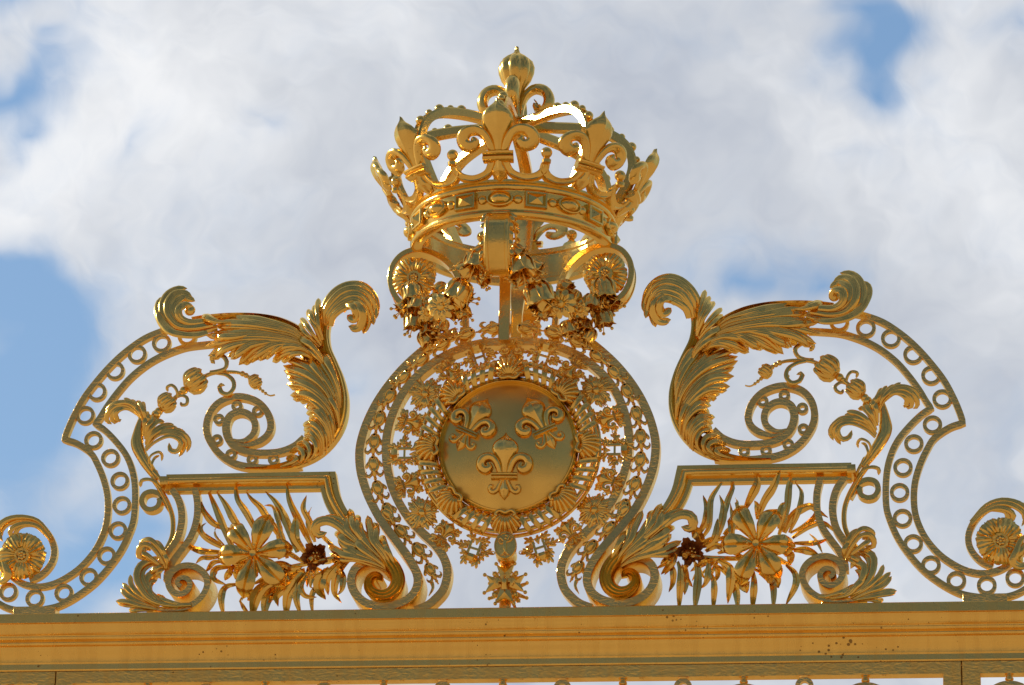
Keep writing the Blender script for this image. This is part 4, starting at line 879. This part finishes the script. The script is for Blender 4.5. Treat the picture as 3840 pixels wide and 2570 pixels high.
    prf = [(98, 0), (98, VL - .03), (96, VL - .027), (48, VL - .027), (45, VL - .02), (43, VL - .004), (36, VL + .016), (22, VL + .030), (6, VL + .034), (-10, VL + .030), (-22, VL + .014), (-28, VL - .006), (-29, VL - .018), (-33, VL - .022), (-36, VL - .03), (-72, VL - .03), (-74, VL - .034), (-78, VL - .045), (-80, VL - .045), (-82, VL - .06), (-82, 0)]
    prf = prf + [(a, -b) for a, b in prf[::-1]][1:-1]
    rows = []
    for i in range(len(PQ)):
        N_ = V(-Tn[i][2], 0, Tn[i][0])
        if N_[2] < 0 and i < 25: N_ = -N_
        j = len(P) - 1
        f = 1.
        if i == j:   # mitre
            n1 = nrm(V(-Tn[i - 3][2], 0, Tn[i - 3][0])); n2 = nrm(V(-Tn[i + 3][2], 0, Tn[i + 3][0])); N_ = nrm(n1 + n2); f = 1 / max(.4, N_ @ n1)
        elif i in (j - 1, j + 1): N_ = nrm(V(-Tn[i + (2 if i > j else -2)][2], 0, Tn[i + (2 if i > j else -2)][0]))
        if 0 < abs(i - j) and (j - 2 < i < j or j < i < j + 6): continue
        rows.append([PQ[i] + N_ * a * k7 * f * (1 if i <= j else 1 - .25 * (i - j) / 40) + V(0, -b, 0) for a, b in prf])
    # the front profile is read at the front face: move the body down to where it stands
    mb = MB(); rings(mb, rows); build(mb, 'moulding', G, lg, smooth=55)
    mb = MB(); a = U('c7', 2, 148, -VF); b = U('c7', 42, 148, -VF)
    sweep(mb, np.array([V(a[0] + .004, -.045, a[2]), V(b[0] + .03, -.045, b[2])]), .027, VL + .032, rectsec(.3, .04)); build(mb, 'end_roll', G, lg)
MIR = 1

# ------------------------------------------------------------------ lily sprays
LL = [[(760, 900), (650, 640), (540, 380), (450, 175), 33], [(880, 760), (740, 540), (650, 380), (555, 245), 36], [(980, 700), (860, 470), (770, 330), (738, 160), 33], [(1150, 660), (1010, 430), (910, 330), (848, 250), 36], [(1350, 840), (1250, 560), (1150, 370), (1035, 245), 36],
      [(1210, 720), (1160, 520), (1110, 400), (1025, 380), 20], [(1500, 800), (1380, 560), (1280, 350), (1240, 168), 32], [(1430, 850), (1340, 720), (1330, 580), (1330, 480), 38], [(1520, 740), (1480, 560), (1410, 420), (1435, 282), 28], [(1500, 720), (1455, 600), (1460, 480), (1485, 398), 14],
      [(700, 830), (510, 745), (400, 640), (375, 478), 27], [(690, 620), (540, 570), (440, 450), (398, 330), 32], [(640, 840), (450, 845), (320, 805), (225, 735), 30], [(620, 880), (500, 905), (420, 905), (350, 950), 24], [(640, 780), (560, 700), (545, 620), (580, 600), 14], [(600, 760), (450, 680), (415, 600), (455, 550), 15],
      [(720, 980), (560, 1010), (540, 1110), (655, 1160), 28], [(760, 1150), (650, 1190), (610, 1300), (630, 1410), 28], [(820, 1270), (800, 1340), (890, 1400), 22], [(1420, 1010), (1260, 1100), (1160, 1240), (1060, 1330), 42], [(1250, 1100), (1050, 1180), (950, 1290), (900, 1420), 50], [(1320, 1060), (1200, 1200), (1060, 1300), (1020, 1420), 48],
      [(1400, 1040), (1320, 1180), (1260, 1290), (1235, 1420), 40], [(1430, 1040), (1370, 1170), (1345, 1300), (1385, 1395), 30], [(1440, 1060), (1385, 1180), (1430, 1275), (1535, 1280), 28], [(1620, 1000), (1560, 1160), (1495, 1280), (1500, 1400), 22], [(1660, 1000), (1580, 1120), (1570, 1220), (1625, 1300), 48],
      [(1880, 880), (1760, 1030), (1715, 1230), (1780, 1335), 34], [(1780, 930), (1690, 1030), (1640, 1120), (1650, 1260), 36], [(1780, 860), (1650, 740), (1560, 650), (1510, 560), 24], [(1000, 980), (860, 1140), (880, 1300), (860, 1310), 30], [(1150, 900), (1250, 860), (1340, 900), (1420, 950), 28], [(1100, 950), (1200, 960), (1300, 1000), (1400, 980), 30],
      [(1050, 950), (1180, 1020), (1300, 1040), (1420, 960), 26], [(1250, 900), (1200, 700), (1120, 560), (1080, 500), 30], [(1750, 960), (1800, 1080), (1790, 1200), (1740, 1260), 28], [(1700, 900), (1780, 840), (1850, 850), (1900, 900), 26], [(1160, 1040), (1060, 1180), (930, 1240), (855, 1310), 34], [(1350, 1100), (1240, 1200), (1150, 1280), (1160, 1370), 36], [(1220, 1000), (1100, 1080), (980, 1130), (900, 1160), 26],
      [(1550, 1050), (1500, 1120), (1480, 1180), (1500, 1190), 16], [(640, 930), (540, 950), (480, 1010), (450, 1030), 22], [(840, 880), (800, 1000), (740, 1030), (740, 1050), 26], [(1300, 870), (1180, 720), (1190, 600), (1170, 560), 26]]
RL = [[(480, 900), (540, 700), (600, 480), (650, 320), (565, 190), 24], [(330, 850), (420, 720), (435, 480), (500, 350), (582, 235), 24], [(470, 880), (540, 700), (560, 540), (520, 410), 30], [(290, 820), (375, 700), (400, 560), (358, 412), 28], [(640, 880), (655, 700), (635, 560), (625, 490), 18], [(700, 600), (690, 500), (675, 435), 15], [(770, 540), (840, 420), (890, 310), (872, 198), 36],
      [(900, 620), (960, 480), (1050, 340), (1112, 168), 34], [(890, 650), (890, 530), (860, 465), 22], [(1100, 800), (1180, 560), (1210, 300), (1290, 180), (1385, 150), 27], [(1200, 780), (1290, 600), (1325, 400), (1260, 285), 22], [(1150, 780), (1240, 620), (1400, 530), (1480, 570), (1582, 630), 36], [(1210, 780), (1350, 720), (1460, 620), (1480, 455), 22], [(1230, 830), (1400, 730), (1540, 695), (1668, 785), 26],
      [(1250, 880), (1400, 895), (1500, 880), (1605, 830), 26], [(1240, 950), (1370, 965), (1500, 1005), 36], [(1400, 790), (1470, 870), (1530, 985), 14], [(1170, 1090), (1260, 1190), (1265, 1310), (1165, 1415), 27], [(850, 1130), (1000, 1210), (1050, 1330), (1045, 1480), 28], [(900, 1150), (1050, 1230), (1100, 1320), 66], [(850, 1160), (860, 1300), (840, 1480), 28], [(470, 1090), (600, 1190), (680, 1340), (700, 1480), 34],
      [(500, 1050), (620, 1120), (630, 1260), (598, 1395), 36], [(410, 1060), (410, 1180), (385, 1280), (325, 1330), 24], [(300, 1080), (310, 1250), (275, 1480), 32], [(150, 1090), (190, 1230), (255, 1310), 32], [(110, 1060), (140, 1200), (120, 1480), 28], [(-20, 1050), (60, 1140), (65, 1270), (20, 1362), 26], [(420, 1150), (470, 1300), (455, 1485), 25], [(390, 1050), (480, 1110), (505, 1200), (450, 1290), 22],
      [(650, 900), (640, 760), (620, 660), (640, 600), 26], [(320, 900), (430, 860), (520, 850), (600, 800), 26], [(330, 920), (420, 900), (480, 820), (500, 640), 26], [(360, 880), (300, 800), (250, 740), (230, 700), 50], [(1150, 1000), (1210, 990), (1215, 1060), (1190, 1100), 32], [(200, 1130), (190, 1280), (175, 1390), 28], [(760, 1200), (760, 1290), (790, 1370), 50], [(690, 1160), (700, 1250), (740, 1300), 30],
      [(500, 980), (620, 960), (700, 1000), (760, 1010), 26], [(380, 960), (480, 920), (560, 930), (650, 900), 30], [(1100, 740), (1110, 620), (1130, 520), (1160, 480), 26], [(560, 800), (620, 760), (690, 740), (740, 760), 26]]
def lily(par, O, N, sh, tips, sheet):
    N = nrm(N); A, B, _ = basis(N)
    for k, (x, y) in enumerate(tips):
        tip = U(sh, x, y, O[1] + .01); L = np.linalg.norm(tip - O); d = (tip - O) / L; mid = O + d * L * .5 + N * .045
        P = smooth([O + d * .012 + N * .004, O + d * L * .25 + N * .032, mid + N * .012, O + d * L * .8 + N * .045, tip - N * (.02 if k % 2 else .045)], 22)
        mb = MB(); w = .068 * (1 if k % 2 else .92)
        sweep(mb, P, lambda t: w * np.interp(t, [0, .1, .35, .6, .85, .95, 1], [.22, .4, .85, 1, .66, .34, .04]), lambda t: .022 * np.interp(t, [0, .4, 1], [.5, 1, .3]), [(-1, -.35), (-.8, .1), (-.5, .45), (-.2, .5), (-.07, .2), (0, .75), (.07, .2), (.2, .5), (.5, .45), (.8, .1), (1, -.35), (.8, -.2), (.4, .1), (0, .15), (-.4, .1), (-.8, -.2)], face=lambda t, p: N)
        build(mb, 'petal', G, par, smooth=40)
    mb = MB(); lathe(mb, O, N, [(.02, 0), (.03, .012), (.026, .035), (.018, .05), (.022, .055), (.02, .066), (.004, .062)], 18)
    for k in range(7):
        a = k * .9; d = A * cos(a) + B * sin(a); P = smooth([O + d * .012 + N * .02, O + d * .03 + N * .07, O + d * .048 + N * .085], 6); sweep(mb, P, .0028, .0028, ROUND[::2], face=A + B * .3); ball(mb, P[-1], .0085, 8)
    build(mb, 'flower_centre', G, par)
for sh, side, LS, fc, tips, bell, stem in (
    ('c7', 'left', LL, (920, 858), [(690, 560), (1075, 468), (1300, 790), (1225, 1172), (810, 1285), (556, 885)], (1545, 880), [(610, 870), (760, 960), (1000, 1000), (1250, 990), (1450, 950), (1700, 900), (1920, 870)]),
    ('c8', 'right', RL, (890, 890), [(680, 505), (1085, 548), (1250, 905), (1110, 1222), (715, 1285), (516, 905)], (225, 965), [(-60, 930), (100, 960), (300, 1015), (500, 1030), (750, 1030), (1000, 1000), (1240, 930)])):
    ly = thing('lily_spray', 'strap leaved spray with open lily and brown bell flower under the %s ledge' % side, 'flower ornament', U(sh, *fc, -.10), 'lily sprays under the ledges')
    kk = SH[sh][2] * PX
    mb = MB(); sweep(mb, spath(sh, stem, -.09, 40), .016, .016, ROUND); build(mb, 'stalk', G, ly)
    rn = random.Random(11)
    for i, L in enumerate(LS):
        w = L[-1]; pts = L[:-1]; Yb = rn.uniform(-.12, -.03); tw = rn.uniform(-.55, .55); pts = [(x, y + 80 if y > 1390 else y) for x, y in pts]; w *= 1.32; ty = rn.uniform(-.05, .06)
        P = smooth([U(sh, x, y, Yb + ty * (j / (len(pts) - 1)) ** 2) for j, (x, y) in enumerate(pts)], 20); P[:, 1] -= .03 * np.sin(np.linspace(0, pi, 20))
        mb = MB(); sweep(mb, P, lambda t: w * kk * np.interp(t, [0, .2, .5, .75, .9, 1], [.45, .75, 1, .72, .4, .04]), lambda t: w * kk * .5, BLADE, face=lambda t, p: V(tw * (1 - 1.6 * t), -1, -1.25 + .9 * t * tw)); build(mb, 'strap_leaf', G, ly, smooth=30)
    for q in range(46):   # short filler leaves packed behind the flower and along the stalk
        sx_, sy_ = stem[rn.randrange(1, len(stem) - 1)] if q % 3 else fc
        sx_ += rn.uniform(-60, 60); a = rn.choice([rn.uniform(.2, pi - .2), rn.uniform(.2, pi - .2), rn.uniform(-pi, pi)]); l = rn.uniform(140, 290) if sin(a) > 0 else rn.uniform(120, 200)
        L_ = [(sx_, sy_), (sx_ + cos(a) * l * .5 + rn.uniform(-25, 25), sy_ + sin(a) * l * .5), (sx_ + cos(a + .4 * rn.uniform(-1, 1)) * l, min(1440, sy_ + sin(a) * l))]
        P = smooth([U(sh, x, y, Y_) for (x, y), Y_ in zip(L_, (-.07, -.10, rn.uniform(-.07, .04)))], 14); w = rn.uniform(22, 40); tw = rn.uniform(-.7, .7)
        mb = MB(); sweep(mb, P, lambda t: w * kk * np.interp(t, [0, .2, .5, .75, .9, 1], [.45, .75, 1, .72, .4, .04]), lambda t: w * kk * .5, BLADE, face=lambda t, p: V(tw, -1, -1.2)); build(mb, 'strap_leaf', G, ly, smooth=30)
    lily(ly, U(sh, *fc, -.16), V(.05 if side == 'left' else -.12, -1, -.18), sh, tips, kk)
    # bell flower open to the viewer, its unlit inside painted brown
    O = U(sh, *bell, -.10); N = nrm(V(-.25 if side == 'left' else .2, -1, -.25)); A, B, _ = basis(N)
    mb = MB(); n = 60; rw = []
    for r, zz in ((.012, -.05), (.035, -.03), (.05, .01), (.055, .04), (.066, .055), (.064, .05), (.05, .035), (.044, .0), (.028, -.025), (.008, -.035)):
        rw.append([O + N * (zz + .006 * cos(6 * a)) + (A * cos(a) + B * sin(a) * .95) * r * 1.28 * (1 + (.16 * sin(5 * a + 1) + .07 * sin(17 * a)) * (zz > .03)) * .98 for a in np.linspace(0, 2 * pi, n, endpoint=False)])
    rings(mb, rw); build(mb, 'brown_bell', GD, ly, smooth=50)
    mb = MB()
    for k, (a, r) in enumerate(((0, 0), (.5, 1), (1.6, 1), (2.9, 1), (4.1, 1), (5.2, 1))):
        q = O + N * .055 + (A * cos(a) + B * sin(a)) * r * .022 - A * .008; sweep(mb, np.array([O, q]), .002, .002, ROUND[::2], face=A + B * .3); ball(mb, q, .0062, 8)
    P = smooth([O + B * .01, O + N * .03 + A * .02 + B * .01, O + N * .06 + A * .035 + B * .03], 8); sweep(mb, P, [.02, .026, .018], .022, ROUND, face=B + .1 * A)
    build(mb, 'stamens', G, ly)

# ------------------------------------------------------------------ sky and sun
SUN = nrm(V(-.90, .16, .44)); el = math.asin(SUN[2]); rot = atan2(SUN[0], SUN[1])
w = bpy.data.worlds.new('World'); SC.world = w; w.use_nodes = True; nt = w.node_tree; nt.nodes.clear(); N = nt.nodes; Lk = nt.links
out = N.new('ShaderNodeOutputWorld'); bg = N.new('ShaderNodeBackground'); Lk.new(bg.outputs[0], out.inputs[0])
sky = N.new('ShaderNodeTexSky'); sky.sky_type = 'NISHITA'; sky.sun_disc = False; sky.sun_elevation = el; sky.sun_rotation = rot; sky.air_density = 1.1; sky.dust_density = .6
tc = N.new('ShaderNodeTexCoord'); D = tc.outputs['Generated']
def M(op, a, b=None, c=None, clamp=False):
    n = N.new('ShaderNodeMath'); n.operation = op; n.use_clamp = clamp
    for i, x in enumerate((a, b, c)):
        if x is None: continue
        if isinstance(x, (int, float)): n.inputs[i].default_value = x
        else: Lk.new(x, n.inputs[i])
    return n.outputs[0]
def dot(v, q=None):
    n = N.new('ShaderNodeVectorMath'); n.operation = 'DOT_PRODUCT'; Lk.new(q or D, n.inputs[0]); n.inputs[1].default_value = tuple(v); return n.outputs['Value']
def noise(scale, det=8, rough=.55, dist=0., src=None, offs=(0, 0, 0), stretch=None):
    mp = N.new('ShaderNodeMapping'); Lk.new(src or D, mp.inputs[0]); mp.inputs['Location'].default_value = offs
    if stretch: mp.inputs['Scale'].default_value = stretch
    n = N.new('ShaderNodeTexNoise'); Lk.new(mp.outputs[0], n.inputs[0]); n.inputs['Scale'].default_value = scale; n.inputs['Detail'].default_value = min(det, 5); n.inputs['Roughness'].default_value = rough; n.inputs['Distortion'].default_value = dist
    return n.outputs[0]
# openings in the cloud deck, each at its own bearing and height in the sky
nw1 = M('SUBTRACT', noise(22, 3, .6), .5); nw2 = M('SUBTRACT', noise(22, 3, .6, offs=(5, 3, 1)), .5)
cmb = N.new('ShaderNodeCombineXYZ'); Lk.new(M('MULTIPLY_ADD', nw1, .045, dot(RT)), cmb.inputs[0]); Lk.new(M('MULTIPLY_ADD', nw2, .045, dot(UP)), cmb.inputs[1])
def patch(u0, v0, sx, sy, an):
    mp = N.new('ShaderNodeMapping'); mp.vector_type = 'TEXTURE'; Lk.new(cmb.outputs[0], mp.inputs[0])
    mp.inputs['Location'].default_value = (u0, v0, 0); mp.inputs['Rotation'].default_value = (0, 0, an); mp.inputs['Scale'].default_value = (sx * 1.9, sy * 1.9, 1)
    g = N.new('ShaderNodeTexGradient'); g.gradient_type = 'QUADRATIC_SPHERE'; Lk.new(mp.outputs[0], g.inputs[0]); return g.outputs['Fac']
tot = None
for x, y, rx, ry, an, amp in [(20, 10, 130, 75, .5, .9), (-10, 250, 210, 70, .35, .8), (40, 335, 120, 45, .6, .5), (20, 600, 140, 90, -.2, .8), (90, 690, 180, 100, -.4, 1.), (40, 850, 230, 230, 0, 1.1), (30, 1250, 170, 260, 0, 1.05), (250, 1330, 170, 110, 0, .8), (160, 960, 130, 120, 0, .6),
                              (360, 1250, 150, 150, 0, .55), (560, 1130, 230, 90, 0, .5), (830, 860, 70, 60, 0, .35), (640, 960, 90, 70, 0, .2), (1990, 130, 105, 150, .2, 1.2), (2060, 70, 150, 80, .4, .8), (2010, 240, 60, 60, 0, .6), (2330, 60, 60, 70, 0, .6), (1700, 600, 130, 80, .4, .75), (1880, 640, 150, 75, 0, .75), (1290, 790, 90, 50, 0, .2), (330, 350, 90, 40, 1., .35), (560, 260, 60, 60, .5, .3), (1830, 200, 100, 120, .3, .35), (2180, 200, 60, 60, 0, .3), (130, 130, 110, 60, .6, .4), (1950, 20, 160, 40, 0, .5), (2290, 1000, 50, 200, 0, .1)]:
    u0 = (x * 3840 / 2343 - 1920) / FPX; v0 = -(y * 3840 / 2343 - 1285) / FPX; sx = rx * 3840 / 2343 / FPX; sy = ry * 3840 / 2343 / FPX
    tot = M('MULTIPLY_ADD', patch(u0, v0, sx, sy, an), amp * (1.35 if x < 300 else 1.15), 0. if tot is None else tot)
fwd = M('GREATER_THAN', dot(FW), .9)
wvn = N.new('ShaderNodeVectorMath'); wvn.operation = 'MULTIPLY_ADD'; wc_ = N.new('ShaderNodeCombineXYZ'); Lk.new(nw1, wc_.inputs[0]); Lk.new(nw2, wc_.inputs[1]); Lk.new(nw1, wc_.inputs[2])
Lk.new(wc_.outputs[0], wvn.inputs[0]); wvn.inputs[1].default_value = (.07, .07, .07); Lk.new(D, wvn.inputs[2]); wv = wvn.outputs[0]
fine = M('SUBTRACT', noise(26, 6, .6, src=wv), .5); med_ = M('SUBTRACT', noise(11, 3, .55), .5)
inview = M('ADD', M('MULTIPLY', tot, fwd), M('ADD', M('MULTIPLY', fine, 1.35), M('MULTIPLY', med_, .5)))
far = M('MULTIPLY', M('SUBTRACT', noise(2.6, 4, .6), .34), 4.)
far = M('MULTIPLY', far, M('SUBTRACT', 1., M('SMOOTH_MIN', 1., M('MULTIPLY', M('MAXIMUM', M('SUBTRACT', dot(FW), .75), 0.), 5.), .1)))
blue = M('ADD', inview, M('MAXIMUM', far, -.2))
mr = N.new('ShaderNodeMapRange'); mr.interpolation_type = 'SMOOTHSTEP'; Lk.new(blue, mr.inputs[0]); mr.inputs[1].default_value = -.08; mr.inputs[2].default_value = 1.2
br = None
for x, y, rx, ry, amp in [(380, 260, 380, 210, .26), (120, 420, 200, 120, .2), (2200, 330, 220, 260, .16), (1250, 620, 300, 200, -.05), (1300, 120, 420, 160, -.12), (1900, 900, 300, 200, .06), (900, 250, 200, 200, -.04)]:
    u0 = (x * 3840 / 2343 - 1920) / FPX; v0 = -(y * 3840 / 2343 - 1285) / FPX; sx = rx * 3840 / 2343 / FPX; sy = ry * 3840 / 2343 / FPX
    br = M('MULTIPLY_ADD', patch(u0, v0, sx, sy, 0), amp, 0. if br is None else br)
shade = M('ADD', M('MULTIPLY', br, fwd), M('ADD', M('MULTIPLY', noise(11, 6, .6, offs=(2, 7, 3), src=wv), 1.1), M('MULTIPLY_ADD', med_, .35, .17)))
cr = N.new('ShaderNodeValToRGB'); Lk.new(shade, cr.inputs[0]); E_ = cr.color_ramp.elements
E_[0].position = .45; E_[0].color = (.43, .475, .57, 1); E_[1].position = .95; E_[1].color = (.90, .91, .93, 1)
e = E_.new(.7); e.color = (.63, .66, .715, 1)
# sky dimmed away from the view and near the horizon, shaping the gilt reflections
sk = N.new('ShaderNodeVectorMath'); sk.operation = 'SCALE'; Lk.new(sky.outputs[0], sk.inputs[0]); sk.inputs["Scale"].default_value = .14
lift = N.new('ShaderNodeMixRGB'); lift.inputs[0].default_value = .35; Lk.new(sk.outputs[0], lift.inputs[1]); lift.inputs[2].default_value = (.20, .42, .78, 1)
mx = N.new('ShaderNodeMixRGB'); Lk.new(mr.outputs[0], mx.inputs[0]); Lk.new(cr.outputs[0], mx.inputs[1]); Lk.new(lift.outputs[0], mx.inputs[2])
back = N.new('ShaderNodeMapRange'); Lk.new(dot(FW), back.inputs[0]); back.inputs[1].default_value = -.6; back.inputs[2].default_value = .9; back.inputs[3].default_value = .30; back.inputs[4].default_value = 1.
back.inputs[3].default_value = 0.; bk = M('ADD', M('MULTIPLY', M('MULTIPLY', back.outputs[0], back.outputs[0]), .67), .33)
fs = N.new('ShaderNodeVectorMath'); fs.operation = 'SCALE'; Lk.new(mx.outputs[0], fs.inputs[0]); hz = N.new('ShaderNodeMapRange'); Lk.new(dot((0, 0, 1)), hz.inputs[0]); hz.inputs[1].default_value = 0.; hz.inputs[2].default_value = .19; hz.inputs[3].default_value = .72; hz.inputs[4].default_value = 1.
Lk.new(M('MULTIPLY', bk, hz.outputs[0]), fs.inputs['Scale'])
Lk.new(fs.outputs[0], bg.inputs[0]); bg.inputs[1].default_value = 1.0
sl = bpy.data.lights.new('sun', 'SUN'); so = bpy.data.objects.new('sun', sl); COL.objects.link(so); sl.energy = 3.8; sl.angle = radians(.53); sl.color = (1, .93, .80)
so.rotation_euler = Vector(SUN).to_track_quat('Z', 'Y').to_euler(); so.location = (-20, 0, 30)
SC.view_settings.view_transform = 'Standard'; SC.view_settings.look = 'None'; SC.view_settings.exposure = 0; SC.view_settings.gamma = 1
SC.render.engine = 'CYCLES'; SC.cycles.max_bounces = 6; SC.cycles.glossy_bounces = 5; SC.cycles.sample_clamp_indirect = 6
